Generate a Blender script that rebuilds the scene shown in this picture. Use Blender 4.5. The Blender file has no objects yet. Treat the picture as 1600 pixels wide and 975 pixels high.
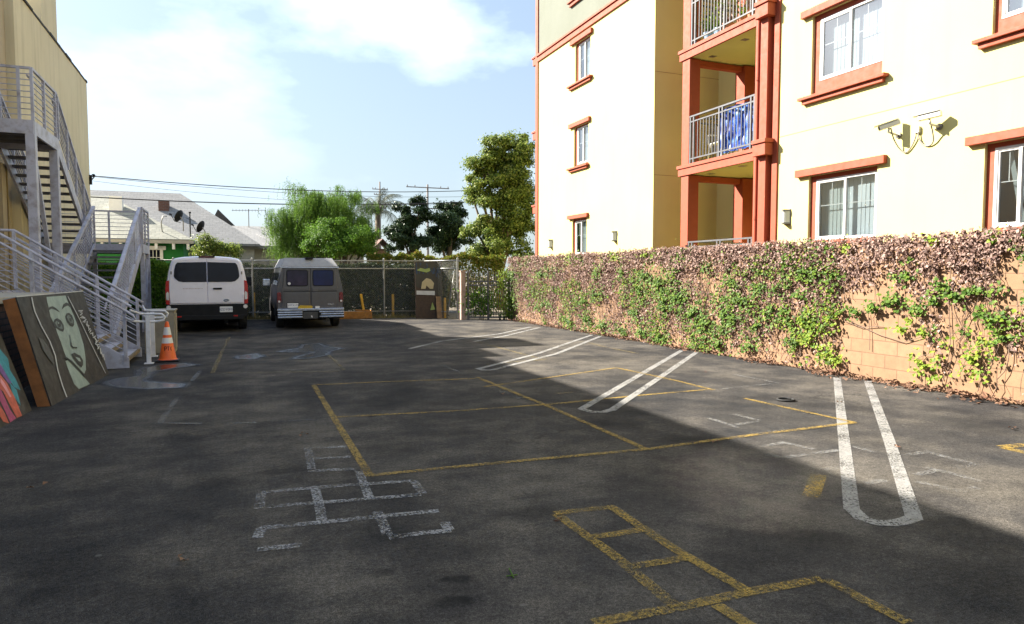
import bpy, math, random
from mathutils import Vector, Matrix, noise
rnd = random.Random(7)
SC = bpy.context.scene
COL = SC.collection
V = Vector

MARKS=[('stall1', 0.102, [[(8.584, 7.785), (5.571, 4.956), (3.838, 3.33)], [(8.7, 7.332), (5.764, 4.598), (4.075, 3.052)], [(3.855, 3.34), (3.77, 3.191), (3.791, 3.096), (3.871, 3.052), (3.975, 3.049), (4.105, 3.072)]]), ('stall2', 0.1, [[(8.595, 11.747), (5.918, 9.159), (3.763, 7.072)], [(8.662, 11.347), (6.008, 8.765), (4.053, 6.873)], [(3.772, 7.081), (3.802, 6.88), (3.931, 6.828), (4.082, 6.916)]]), ('stall3', 0.105, [[(8.573, 15.573), (5.591, 12.36), (3.765, 10.739)], [(8.609, 15.169), (5.945, 12.216), (3.986, 10.567)], [(3.79, 10.812), (3.793, 10.564), (3.891, 10.524), (3.996, 10.563)]]), ('stall4', 0.105, [[(8.224, 18.699), (6.494, 16.826), (4.547, 15.579), (3.448, 14.237)], [(8.372, 18.377), (6.445, 16.244), (5.201, 15.148)]]), ('court1', 0.07, [[(1.035, 10.08), (0.992, 7.125), (0.965, 5.335)], [(1.035, 10.08), (2.029, 9.987), (3.382, 9.767)], [(3.241, 9.001), (4.493, 9.453), (5.989, 10.0)], [(5.989, 10.0), (6.093, 8.395), (6.07, 7.562)], [(6.028, 6.905), (6.081, 6.127), (6.141, 5.32)], [(0.968, 5.352), (1.933, 5.311), (3.444, 5.212), (4.76, 5.287), (6.141, 5.32)], [(3.442, 9.881), (3.477, 7.313), (3.444, 5.212)], [(1.028, 7.722), (2.278, 7.556), (3.563, 7.494), (4.918, 7.606), (6.022, 7.638)]]), ('court2', 0.07, [[(-0.342, 11.936), (-0.262, 14.746), (-0.128, 18.543)], [(-0.342, 11.936), (0.597, 11.63), (1.578, 11.387)], [(1.699, 14.559), (1.693, 12.862), (1.658, 11.435)], [(5.27, 15.12), (5.287, 12.969), (5.318, 11.384)], [(5.38, 11.46), (4.634, 11.367), (4.087, 11.215)], [(7.564, 13.888), (7.452, 12.777), (7.462, 11.607)], [(3.947, 8.105), (4.315, 8.168)]]), ('court3', 0.074, [[(1.946, 4.025), (2.155, 4.014), (2.395, 3.987)], [(1.956, 4.021), (1.97, 3.308), (1.935, 2.66)], [(2.366, 3.999), (2.34, 3.225), (2.365, 2.634)], [(1.992, 3.576), (2.144, 3.566), (2.338, 3.566)], [(1.986, 3.129), (2.18, 3.113), (2.356, 3.106)], [(1.492, 2.673), (1.926, 2.648), (2.376, 2.647), (2.825, 2.617)], [(2.833, 2.606), (2.826, 2.378), (2.827, 2.129)], [(2.124, 2.599), (2.133, 2.471), (2.135, 2.354)]]), ('court4', 0.12, [[(4.27, 4.027), (3.789, 3.635)]]), ('court5', 0.11, [[(6.511, 4.043), (6.823, 4.011)], [(6.524, 4.038), (6.528, 3.81)]]), ('hop1', 0.068, [[(0.565, 6.428), (0.73, 6.392), (0.933, 6.352)], [(0.6, 6.414), (0.56, 5.716)], [(0.597, 6.038), (0.912, 5.976)], [(0.528, 5.671), (0.894, 5.58)], [(0.141, 5.235), (0.511, 5.2), (0.864, 5.149), (1.249, 5.087)], [(0.16, 5.261), (0.129, 4.867)], [(0.182, 4.886), (0.474, 4.845), (0.84, 4.788), (1.223, 4.741)], [(1.253, 5.086), (1.237, 4.755)], [(0.532, 5.213), (0.511, 4.682), (0.493, 4.409)], [(0.912, 5.556), (0.883, 5.141), (0.864, 4.791)], [(0.124, 4.494), (0.484, 4.448), (0.845, 4.418), (1.249, 4.37)], [(0.133, 4.505), (0.103, 4.326)], [(0.86, 4.512), (0.852, 4.273), (0.841, 4.072)], [(0.835, 4.028), (1.036, 4.025), (1.22, 3.998)], [(1.221, 4.148), (1.212, 4.001)], [(0.097, 4.139), (0.336, 4.106)]]), ('hop2', 0.07, [[(-0.844, 8.13), (-0.616, 8.036), (-0.332, 7.892)], [(-0.145, 7.844), (0.193, 7.736)], [(-0.764, 8.097), (-0.695, 9.815)], [(-0.611, 10.98), (-0.538, 12.318)], [(-0.061, 7.81), (0.196, 7.763)], [(0.348, 7.76), (0.822, 7.656)]]), ('hop3', 0.07, [[(7.31, 8.607), (7.334, 8.196), (7.336, 7.672)], [(6.242, 7.588), (6.67, 7.631), (7.176, 7.679)], [(4.827, 6.109), (4.825, 5.832), (4.804, 5.596)], [(5.23, 6.171), (5.256, 5.769)], [(4.895, 5.725), (5.241, 5.775)], [(4.825, 5.442), (4.803, 5.31)], [(4.831, 5.341), (5.272, 5.375)], [(4.416, 4.897), (4.791, 4.937)], [(4.782, 4.965), (4.855, 4.637)], [(4.342, 4.701), (4.368, 4.531)], [(4.392, 4.521), (4.749, 4.535), (5.044, 4.526)], [(4.402, 4.107), (4.597, 4.121)], [(5.274, 4.583), (5.27, 4.356)], [(4.427, 3.729), (4.648, 3.729)]]), ('hop4', 0.07, [[(5.729, 4.169), (5.724, 3.906), (5.74, 3.75)], [(5.462, 3.749), (5.758, 3.762)], [(5.25, 3.854), (5.296, 3.609), (5.288, 3.427)], [(4.987, 3.735), (5.307, 3.766)], [(4.828, 3.614), (4.879, 3.434), (4.903, 3.326)], [(4.88, 3.321), (5.121, 3.328)], [(5.427, 4.183), (5.771, 4.185)]]), ('old', 0.08, [[(-1.257, 17.802), (-0.678, 17.687), (0.118, 17.363)], [(0.187, 13.145), (0.649, 13.003)], [(0.686, 12.941), (1.335, 12.844), (2.112, 12.724)], [(1.771, 15.984), (1.959, 15.54), (2.302, 15.767)], [(3.335, 8.665), (3.359, 7.954)], [(3.362, 11.453), (3.368, 10.393)]])]
FACE=[('mint', [(1.023, 1.329), (1.823, 1.323), (1.861, 1.176), (1.918, 1.007), (1.953, 0.814), (1.943, 0.575), (1.847, 0.393), (1.69, 0.223), (1.507, 0.162), (1.386, 0.265), (1.167, 0.408), (1.041, 0.491), (1.027, 0.581), (1.022, 0.713), (0.998, 0.825), (0.992, 0.956), (0.939, 1.068), (0.981, 1.194), (0.99, 1.259)]), ('mint', [(0.963, 0.446), (1.141, 0.452), (1.297, 0.323), (1.497, 0.152), (1.666, 0.013), (1.138, 0.025), (1.015, 0.117), (0.991, 0.232), (0.966, 0.346)]), ('dark', [(0.922, 1.144), (1.001, 1.189), (1.134, 1.196), (1.254, 1.164), (1.36, 1.1), (1.292, 1.113), (1.173, 1.148), (1.06, 1.165)]), ('dark', [(1.459, 1.131), (1.595, 1.2), (1.76, 1.223), (1.879, 1.194), (1.902, 1.127), (1.786, 1.175), (1.631, 1.164)]), ('dark', [(0.954, 0.976), (1.05, 1.017), (1.17, 1.027), (1.287, 0.988), (1.337, 0.92), (1.301, 0.855), (1.224, 0.832), (1.112, 0.855), (1.003, 0.899), (0.944, 0.938)]), ('grey', [(1.014, 0.972), (1.098, 0.992), (1.189, 0.977), (1.26, 0.925), (1.26, 0.869), (1.172, 0.876), (1.062, 0.914)]), ('dark', [(1.231, 0.94), (1.225, 0.926), (1.21, 0.914), (1.189, 0.905), (1.165, 0.9), (1.14, 0.9), (1.118, 0.904), (1.1, 0.913), (1.09, 0.925), (1.088, 0.939), (1.095, 0.952), (1.109, 0.964), (1.13, 0.974), (1.154, 0.979), (1.179, 0.979), (1.201, 0.975), (1.219, 0.966), (1.229, 0.954)]), ('mint', [(1.171, 0.958), (1.166, 0.955), (1.16, 0.952), (1.153, 0.95), (1.146, 0.949), (1.139, 0.95), (1.135, 0.951), (1.132, 0.954), (1.132, 0.957), (1.134, 0.961), (1.138, 0.964), (1.144, 0.967), (1.152, 0.969), (1.159, 0.97), (1.165, 0.97), (1.17, 0.968), (1.173, 0.965), (1.173, 0.962)]), ('dark', [(1.512, 1.028), (1.608, 1.068), (1.727, 1.07), (1.822, 1.025), (1.833, 0.954), (1.781, 0.887), (1.698, 0.865), (1.59, 0.889), (1.516, 0.945)]), ('grey', [(1.572, 1.024), (1.669, 1.041), (1.744, 1.013), (1.78, 0.946), (1.74, 0.906), (1.656, 0.926), (1.582, 0.968)]), ('dark', [(1.753, 0.979), (1.744, 0.965), (1.73, 0.953), (1.712, 0.944), (1.691, 0.94), (1.671, 0.94), (1.654, 0.945), (1.642, 0.954), (1.636, 0.966), (1.637, 0.979), (1.646, 0.993), (1.66, 1.005), (1.678, 1.014), (1.698, 1.019), (1.718, 1.019), (1.736, 1.014), (1.748, 1.005), (1.754, 0.993)]), ('mint', [(1.711, 0.999), (1.706, 0.996), (1.7, 0.992), (1.693, 0.99), (1.686, 0.989), (1.68, 0.99), (1.676, 0.991), (1.673, 0.994), (1.674, 0.998), (1.676, 1.001), (1.681, 1.005), (1.687, 1.008), (1.694, 1.01), (1.701, 1.011), (1.707, 1.011), (1.712, 1.009), (1.714, 1.006), (1.714, 1.003)]), ('grey', [(1.43, 0.765), (1.461, 0.766), (1.422, 0.663), (1.383, 0.66)]), ('dark', [(1.376, 0.66), (1.42, 0.661), (1.393, 0.62), (1.438, 0.592), (1.592, 0.576), (1.587, 0.555), (1.406, 0.575), (1.344, 0.614)]), ('dark', [(1.251, 0.506), (1.401, 0.512), (1.492, 0.478), (1.61, 0.445), (1.662, 0.369), (1.604, 0.305), (1.495, 0.283), (1.382, 0.349), (1.305, 0.432)]), ('mint', [(1.373, 0.455), (1.542, 0.416), (1.563, 0.362), (1.466, 0.379)]), ('grey2', [(0.26, 0.838), (0.391, 0.796), (0.492, 0.682), (0.534, 0.553), (0.479, 0.455), (0.371, 0.552), (0.264, 0.687)]), ('white', [(0.438, 1.342), (0.406, 1.242), (0.391, 1.162), (0.449, 0.975), (0.573, 0.757), (0.606, 0.565), (0.53, 0.385), (0.518, 0.176), (0.539, 0.014), (0.578, 0.007), (0.556, 0.17), (0.568, 0.38), (0.645, 0.56), (0.611, 0.754), (0.486, 0.972), (0.428, 1.16), (0.443, 1.24), (0.475, 1.341)]), ('dark', [(0.903, 0.501), (1.004, 0.467), (1.145, 0.4), (1.356, 0.251), (1.504, 0.137), (1.564, 0.149), (1.414, 0.264), (1.2, 0.413), (1.058, 0.48), (0.956, 0.514)]), ('white', [(1.864, 1.305), (2.077, 0.949), (2.266, 0.542), (2.526, 0.047), (2.559, 0.042), (2.297, 0.538), (2.107, 0.947), (1.892, 1.304)])]
SCRIB=[[(2.376, 1.063), (2.147, 1.066), (2.154, 1.079), (2.384, 1.075)], [(2.325, 1.042), (2.197, 1.045), (2.205, 1.057), (2.333, 1.054)], [(2.316, 1.023), (2.173, 1.0), (2.156, 1.01), (2.299, 1.034)], [(2.237, 0.995), (2.387, 0.954), (2.356, 0.944), (2.207, 0.986)], [(2.138, 0.977), (2.38, 0.95), (2.362, 0.939), (2.12, 0.966)], [(2.419, 0.924), (2.183, 0.889), (2.167, 0.9), (2.403, 0.935)], [(2.367, 0.919), (2.28, 0.88), (2.245, 0.886), (2.332, 0.925)], [(2.437, 0.896), (2.339, 0.821), (2.299, 0.825), (2.397, 0.9)], [(2.314, 0.863), (2.463, 0.821), (2.433, 0.812), (2.284, 0.854)], [(2.397, 0.828), (2.402, 0.762), (2.359, 0.761), (2.354, 0.827)], [(2.465, 0.77), (2.322, 0.748), (2.304, 0.759), (2.446, 0.78)], [(2.482, 0.748), (2.352, 0.715), (2.324, 0.724), (2.453, 0.757)], [(2.53, 0.695), (2.343, 0.692), (2.34, 0.704), (2.528, 0.708)], [(2.514, 0.698), (2.47, 0.653), (2.428, 0.657), (2.472, 0.701)], [(2.613, 0.638), (2.421, 0.624), (2.409, 0.636), (2.601, 0.651)], [(2.523, 0.638), (2.576, 0.576), (2.533, 0.573), (2.48, 0.636)], [(2.589, 0.578), (2.507, 0.543), (2.47, 0.55), (2.551, 0.585)], [(2.667, 0.562), (2.436, 0.523), (2.413, 0.534), (2.643, 0.573)], [(2.455, 0.53), (2.648, 0.497), (2.626, 0.486), (2.434, 0.519)], [(2.524, 0.516), (2.56, 0.444), (2.516, 0.443), (2.481, 0.515)], [(2.64, 0.473), (2.477, 0.436), (2.448, 0.446), (2.61, 0.483)], [(2.648, 0.438), (2.585, 0.367), (2.541, 0.371), (2.605, 0.442)], [(2.679, 0.38), (2.563, 0.351), (2.532, 0.361), (2.647, 0.389)], [(2.618, 0.364), (2.648, 0.317), (2.604, 0.316), (2.574, 0.363)], [(2.734, 0.333), (2.608, 0.291), (2.572, 0.299), (2.698, 0.342)], [(2.677, 0.324), (2.668, 0.244), (2.623, 0.247), (2.631, 0.326)]]
FP=[[-2.064, 9.675, 0.0], [0.073, 0.997, 0.0], [-0.234, 0.017, 0.972], [0.97, -0.071, 0.234], 2.738, 1.358]
FEATH=[('purple', [(1.826, 0.808), (2.007, 0.713), (2.046, 0.566), (2.05, 0.385), (1.947, 0.382), (1.866, 0.489), (1.835, 0.549), (1.678, 0.662)]), ('teal', [(1.911, 0.891), (2.078, 0.78), (2.189, 0.653), (2.115, 0.528), (2.174, 0.404), (2.18, 0.267), (2.04, 0.329), (1.967, 0.493), (1.92, 0.63), (1.793, 0.775)]), ('teal', [(1.965, 0.399), (2.07, 0.286), (2.008, 0.105), (1.942, 0.203), (1.924, 0.292)]), ('coral', [(1.646, 0.631), (1.802, 0.517), (1.881, 0.412), (1.935, 0.233), (1.928, -0.004), (1.766, 0.012), (1.727, 0.179), (1.699, 0.331), (1.653, 0.376), (1.487, 0.475)]), ('magenta', [(1.487, 0.475), (1.653, 0.376), (1.673, 0.262), (1.677, 0.133), (1.741, 0.012), (1.559, 0.002), (1.541, 0.16), (1.525, 0.254), (1.394, 0.384)]), ('coral', [(1.319, 0.31), (1.478, 0.209), (1.512, 0.112), (1.512, 0.003), (1.397, 0.046), (1.37, 0.106), (1.215, 0.208)]), ('pink', [(1.768, 0.485), (1.823, 0.403), (1.851, 0.248), (1.802, 0.248), (1.749, 0.378), (1.718, 0.438)])]
FP2=[[-2.32, 7.2, 0.0], [0.044, 0.999, 0.0], [-0.29, 0.013, 0.957], [0.956, -0.042, 0.291], 2.272, 1.32]
GREEN=[(12.85, 1.35, 0.66, 0.36), (13.5, 1.56, 0.37, 0.15), (12.14, 1.13, 0.48, 0.27), (11.2, 1.72, 0.2, 0.11), (10.52, 1.45, 0.21, 0.22), (10.73, 0.82, 0.19, 0.5), (10.33, 1.09, 0.43, 0.27), (10.5, 0.71, 0.44, 0.22), (11.27, 0.6, 0.43, 0.28), (9.83, 1.4, 0.24, 0.26), (11.69, 0.77, 0.33, 0.27), (12.6, 0.86, 0.47, 0.21), (11.47, 0.26, 0.37, 0.26), (10.86, 0.19, 0.19, 0.25), (9.42, 0.95, 0.27, 0.14), (9.04, 0.81, 0.35, 0.18), (8.68, 0.77, 0.37, 0.19), (8.28, 0.88, 0.28, 0.09), (8.58, 0.52, 0.29, 0.17), (8.33, 0.33, 0.28, 0.17), (8.07, 0.23, 0.2, 0.08), (8.17, 0.11, 0.08, 0.1), (8.95, 0.43, 0.14, 0.15), (7.97, 0.97, 0.12, 0.05), (7.67, 1.01, 0.14, 0.05), (7.39, 1.1, 0.15, 0.06), (7.13, 1.16, 0.17, 0.08), (6.97, 1.21, 0.2, 0.14), (6.67, 1.09, 0.17, 0.07), (6.44, 1.19, 0.16, 0.06), (6.13, 1.31, 0.17, 0.07), (5.88, 1.37, 0.16, 0.07), (5.64, 1.42, 0.11, 0.07), (6.71, 0.91, 0.15, 0.05), (6.91, 0.78, 0.09, 0.05), (6.56, 0.78, 0.06, 0.06), (6.31, 1.41, 0.14, 0.09), (6.5, 0.35, 0.2, 0.14), (6.54, 0.16, 0.13, 0.09), (5.89, 0.47, 0.21, 0.17), (5.69, 0.73, 0.14, 0.15), (5.55, 1.03, 0.11, 0.1), (5.79, 1.09, 0.14, 0.08), (6.47, 2.07, 0.08, 0.06), (5.64, 2.03, 0.08, 0.07), (7.88, 2.01, 0.07, 0.1), (9.09, 1.74, 0.07, 0.22), (9.08, 1.35, 0.07, 0.2), (8.78, 1.63, 0.22, 0.07), (8.5, 1.57, 0.24, 0.09), (8.11, 1.57, 0.15, 0.08), (9.28, 1.35, 0.15, 0.1), (8.91, 1.25, 0.2, 0.09), (6.88, 1.56, 0.16, 0.07), (5.54, 0.75, 0.15, 0.16), (21.54, 1.55, 0.56, 0.39), (21.71, 0.67, 0.46, 0.66), (20.33, 1.94, 0.71, 0.17), (21.83, 0.0, 0.47, 0.27), (17.24, 2.02, 0.39, 0.16), (16.66, 1.94, 0.29, 0.14), (14.8, 2.0, 0.3, 0.11), (13.38, 2.03, 0.51, 0.07), (12.16, 1.93, 0.22, 0.11), (19.18, 1.55, 0.55, 0.16), (18.5, 1.74, 0.61, 0.15), (19.66, 0.54, 0.58, 0.12), (18.94, 0.67, 0.54, 0.16), (17.42, 0.28, 0.47, 0.22), (16.28, 0.35, 0.36, 0.26), (15.41, 0.24, 0.33, 0.2), (14.46, 0.18, 0.35, 0.16), (16.46, 0.86, 0.36, 0.21), (13.89, 0.68, 0.28, 0.21), (13.61, 0.22, 0.32, 0.21), (12.83, 0.14, 0.29, 0.2), (15.76, 1.06, 0.27, 0.17), (14.49, 1.64, 0.21, 0.19), (14.79, 1.29, 0.27, 0.1), (9.81, 0.64, 0.19, 0.21), (9.97, 0.27, 0.23, 0.17), (13.63, 1.12, 0.27, 0.3), (15.76, 1.56, 0.27, 0.23)]
BARE=[(7.26, 0.49, 0.66, 0.52), (8.06, -0.05, 0.48, 0.16), (6.74, 0.41, 0.29, 0.27), (7.61, 0.8, 0.44, 0.21), (5.52, 0.29, 0.22, 0.16), (6.83, 0.03, 0.38, 0.11), (9.79, -0.12, 0.48, 0.12), (11.25, -0.18, 0.39, 0.1), (5.46, 1.5, 0.15, 0.31), (6.27, 1.62, 0.12, 0.12), (12.82, -0.18, 0.6, 0.09), (7.18, 1.3, 0.23, 0.11), (7.62, 1.19, 0.23, 0.12), (18.05, -0.08, 0.83, 0.09)]
STAINS=[(1.04, 3.35, 0.12, 0.06, 0.9), (0.97, 3.11, 0.13, 0.09, 0.9), (0.71, 3.57, 0.09, 0.06, 0.6), (1.4, 7.64, 0.06, 0.11, 0.8), (1.86, 4.11, 0.3, 0.23, 0.45), (1.36, 6.14, 0.35, 0.35, 0.35), (3.26, 3.06, 0.35, 0.26, 0.5), (4.54, 3.45, 0.28, 0.36, 0.4), (-0.44, 8.04, 0.28, 0.33, 0.4), (0.9, 5.46, 0.18, 0.09, 0.4), (0.33, 5.73, 0.36, 0.1, 0.5), (4.01, 5.31, 0.37, 0.32, 0.6), (2.21, 9.14, 0.25, 0.32, 0.5), (1.6, 9.67, 0.18, 0.59, 0.3), (7.47, 4.81, 0.41, 0.62, 0.4), (6.41, 11.25, 0.73, 0.62, 0.5), (7.79, 12.07, 0.66, 0.63, 0.4), (-0.4, 3.79, 0.19, 0.11, 0.4), (-0.95, 4.29, 0.17, 0.14, 0.4), (-0.93, 3.96, 0.13, 0.1, 0.4), (3.77, 6.32, 0.41, 0.33, 0.5), (2.19, 4.84, 0.2, 0.14, 0.3), (4.15, 2.8, 0.36, 0.34, 0.4), (0.85, 4.04, 0.16, 0.1, 0.3), (1.26, 3.67, 0.22, 0.13, 0.3), (6.41, 6.9, 0.33, 0.31, 0.35), (6.85, 5.81, 0.3, 0.31, 0.4), (7.76, 5.44, 0.38, 0.28, 0.4), (-0.15, 5.88, 0.31, 0.24, -0.3), (0.55, 4.39, 0.24, 0.17, -0.15), (5.26, 3.68, 0.41, 0.4, -0.25)]
PUD=[[(-1.792, 11.355), (-1.697, 11.837), (-1.414, 12.003), (-1.506, 12.806), (-1.311, 13.236), (-0.819, 13.4), (-0.616, 13.042), (-0.926, 12.735), (-1.228, 12.374), (-1.264, 11.661), (-1.21, 11.307), (-0.69, 10.906), (-0.702, 10.55), (-1.091, 10.538), (-1.566, 10.902)], [(0.02, 14.176), (0.388, 14.481), (0.512, 13.975), (0.338, 13.516), (0.029, 13.744)], [(0.786, 14.68), (1.312, 15.243), (1.399, 15.919), (1.805, 16.057), (1.854, 15.299), (2.122, 14.778), (1.791, 14.27), (1.672, 13.614), (1.252, 13.246), (0.967, 13.259), (1.187, 13.812), (1.476, 14.276), (0.996, 14.472)]]
TREES={'pepper': [(3.52, 30.5, 4.28, 1.36, 1.23), (2.45, 30.5, 3.7, 0.92, 1.13), (1.98, 30.5, 3.1, 0.52, 0.75), (4.73, 30.5, 3.9, 1.17, 1.11), (3.26, 30.5, 5.03, 0.86, 0.54), (4.33, 30.5, 4.86, 0.83, 0.55), (1.94, 30.5, 3.82, 0.52, 0.54), (5.42, 30.5, 3.36, 0.57, 0.84), (3.5, 30.5, 3.18, 1.64, 0.96)], 'bush': [(4.11, 28.2, 3.03, 1.24, 0.72), (3.11, 28.2, 2.81, 0.62, 0.63), (4.74, 28.2, 2.71, 0.78, 0.57), (3.74, 28.2, 3.46, 0.63, 0.38), (5.14, 28.2, 2.97, 0.42, 0.57)], 'darka': [(8.29, 34, 4.26, 0.86, 0.83), (8.79, 34, 4.91, 0.6, 0.51), (7.79, 34, 3.6, 0.65, 0.8), (8.61, 34, 3.3, 1.0, 0.64)], 'darkb': [(10.45, 34.5, 4.35, 0.98, 0.86), (10.98, 34.5, 3.7, 0.71, 0.84), (10.1, 34.5, 3.52, 0.91, 0.73), (10.63, 34.5, 5.12, 0.56, 0.4)], 'tall': [(11.11, 28, 6.88, 1.1, 0.83), (10.28, 28, 6.09, 1.01, 0.6), (9.78, 28, 5.51, 0.7, 0.6), (11.42, 28, 5.46, 1.11, 1.11), (10.66, 28, 4.81, 0.97, 0.69), (11.42, 28, 3.78, 1.11, 1.06), (10.36, 28, 3.7, 0.84, 0.66), (9.77, 28, 3.41, 0.53, 0.49), (10.66, 28, 2.7, 1.28, 0.61), (11.87, 28, 7.15, 0.49, 0.61), (11.78, 28, 2.38, 0.62, 0.42), (9.58, 28, 4.88, 0.41, 0.33)], 'small': [(-0.91, 30, 2.81, 0.47, 0.36), (-0.44, 30, 2.62, 0.57, 0.31), (0.04, 30, 2.49, 0.44, 0.26), (-1.22, 30, 2.5, 0.33, 0.25)]}
SKYSTR = .07; EXPO = 2.1; SKYMIX = .8; HAZE = (1.9,2.25,2.5); CLOUDC = (3.7,4.5,5.7); CLOUD = (2.7,1.9,.1)
# ---------------------------------------------------------------- helpers
class MB:
    """collects boxes, tubes and prisms; build() links them as one mesh object"""
    def __init__(self): self.v = []; self.f = []; self.m = []; self.cur = 0
    def mat(self, i): self.cur = i; return self
    def add(self, vs, fs):
        n = len(self.v); self.v += [tuple(p) for p in vs]
        self.f += [tuple(n + i for i in f) for f in fs]; self.m += [self.cur] * len(fs); return self
    def quad(self, a, b, c, d): return self.add([a, b, c, d], [(0, 1, 2, 3)])
    def box(self, x0, x1, y0, y1, z0, z1):
        return self.add([(x0,y0,z0),(x1,y0,z0),(x1,y1,z0),(x0,y1,z0),(x0,y0,z1),(x1,y0,z1),(x1,y1,z1),(x0,y1,z1)],
                        [(3,2,1,0),(4,5,6,7),(0,1,5,4),(1,2,6,5),(2,3,7,6),(3,0,4,7)])
    def bar(self, a, b, w, h, up=(0,0,1)):
        """box beam from a to b, w wide across, h tall along up"""
        a, b = V(a), V(b); d = (b - a).normalized(); s = d.cross(V(up))
        if s.length < 1e-4: s = V((1,0,0))
        s.normalize(); u = s.cross(d); s *= w/2; u *= h/2
        p = [a-s-u, a+s-u, a+s+u, a-s+u, b-s-u, b+s-u, b+s+u, b-s+u]
        return self.add(p, [(0,1,2,3),(7,6,5,4),(0,4,5,1),(1,5,6,2),(2,6,7,3),(3,7,4,0)])
    def tube(self, pts, r, n=8, r1=None, cap=True):
        pts = [V(p) for p in pts]; k = len(pts); ring = []
        t0 = (pts[1]-pts[0]).normalized()
        ref = V((0,0,1)) if abs(t0.z) < .9 else V((1,0,0))
        s = t0.cross(ref).normalized()
        for i, p in enumerate(pts):
            t = (pts[min(i+1,k-1)] - pts[max(i-1,0)]).normalized()
            s = (s - t*s.dot(t)).normalized(); u = t.cross(s)
            rr = r if r1 is None else r + (r1-r)*i/(k-1)
            ring += [p + s*(rr*math.cos(a)) + u*(rr*math.sin(a)) for a in [2*math.pi*j/n for j in range(n)]]
        fs = [(i*n+j, i*n+(j+1)%n, (i+1)*n+(j+1)%n, (i+1)*n+j) for i in range(k-1) for j in range(n)]
        if cap: fs += [tuple(range(n-1,-1,-1)), tuple(range((k-1)*n, k*n))]
        return self.add(ring, fs)
    def lathe(self, c, prof, n=24, ax=(0,0,1)):
        """prof: list of (radius, height) along ax from c"""
        c = V(c); ax = V(ax).normalized(); s = ax.orthogonal().normalized(); u = ax.cross(s); vs = []
        for r, h in prof: vs += [c + ax*h + s*(r*math.cos(a)) + u*(r*math.sin(a)) for a in [2*math.pi*j/n for j in range(n)]]
        k = len(prof)
        fs = [(i*n+j, i*n+(j+1)%n, (i+1)*n+(j+1)%n, (i+1)*n+j) for i in range(k-1) for j in range(n)]
        fs += [tuple(range(n-1,-1,-1)), tuple(range((k-1)*n, k*n))]
        return self.add(vs, fs)
    def prism(self, poly, d):
        """extrude a planar 3-D polygon by vector d"""
        p = [V(q) for q in poly]; d = V(d); n = len(p)
        nrm = V((0,0,0))
        for i in range(n): nrm += (p[i]-p[0]).cross(p[(i+1)%n]-p[0])
        if nrm.dot(d) < 0: p.reverse()
        fs = [tuple(range(n-1,-1,-1)), tuple(range(n,2*n))] + [(i,(i+1)%n,n+(i+1)%n,n+i) for i in range(n)]
        return self.add(p + [q+d for q in p], fs)
    def build(self, name, mats, parent=None, smooth=False, bevel=0, seg=2, auto=None):
        me = bpy.data.meshes.new(name); me.from_pydata(self.v, [], self.f)
        for m in (mats if isinstance(mats, (list, tuple)) else [mats]): me.materials.append(m)
        me.polygons.foreach_set('material_index', self.m)
        if smooth or auto: me.polygons.foreach_set('use_smooth', [True]*len(self.f))
        me.update()
        if auto:
            try: me.set_sharp_from_angle(angle=math.radians(auto))
            except Exception: pass
        o = bpy.data.objects.new(name, me); COL.objects.link(o)
        if bevel:
            b = o.modifiers.new('Bevel','BEVEL'); b.width = bevel; b.segments = seg; b.limit_method = 'ANGLE'; b.angle_limit = math.radians(40)
        if parent is not None: attach(o, parent)
        return o

def wloc(o):
    l = V((0,0,0))
    while o is not None: l += o.location; o = o.parent
    return l
def attach(o, parent):
    l = wloc(parent); o.parent = parent; o.location = V(o.location) - l
def empty(name, loc):
    o = bpy.data.objects.new(name, None); COL.objects.link(o); o.location = loc; o.empty_display_size = .2; return o
def tag(o, label=None, cat=None, group=None, kind=None):
    if label: o['label'] = label
    if cat: o['category'] = cat
    if group: o['group'] = group
    if kind: o['kind'] = kind
    return o
def thing(name, loc, label, cat, group=None): return tag(empty(name, loc), label, cat, group)
def copy_tree(o, parent=None):
    c = o.copy(); COL.objects.link(c)
    if parent is not None: c.parent = parent
    for ch in list(o.children): copy_tree(ch, c)
    return c
def text(body, size, loc, rot, mat, parent, name='lettering', ext=.001):
    cu = bpy.data.curves.new(name, 'FONT'); cu.body = body; cu.size = size; cu.extrude = ext
    cu.align_x = 'CENTER'; cu.align_y = 'CENTER'; cu.materials.append(mat)
    tmp = bpy.data.objects.new('lettering_curve', cu); COL.objects.link(tmp); bpy.context.view_layer.update()
    me = bpy.data.meshes.new_from_object(tmp.evaluated_get(bpy.context.evaluated_depsgraph_get()))
    bpy.data.objects.remove(tmp); bpy.data.curves.remove(cu)
    o = bpy.data.objects.new(name, me); COL.objects.link(o); o.location = loc; o.rotation_euler = rot
    attach(o, parent); return o

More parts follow.
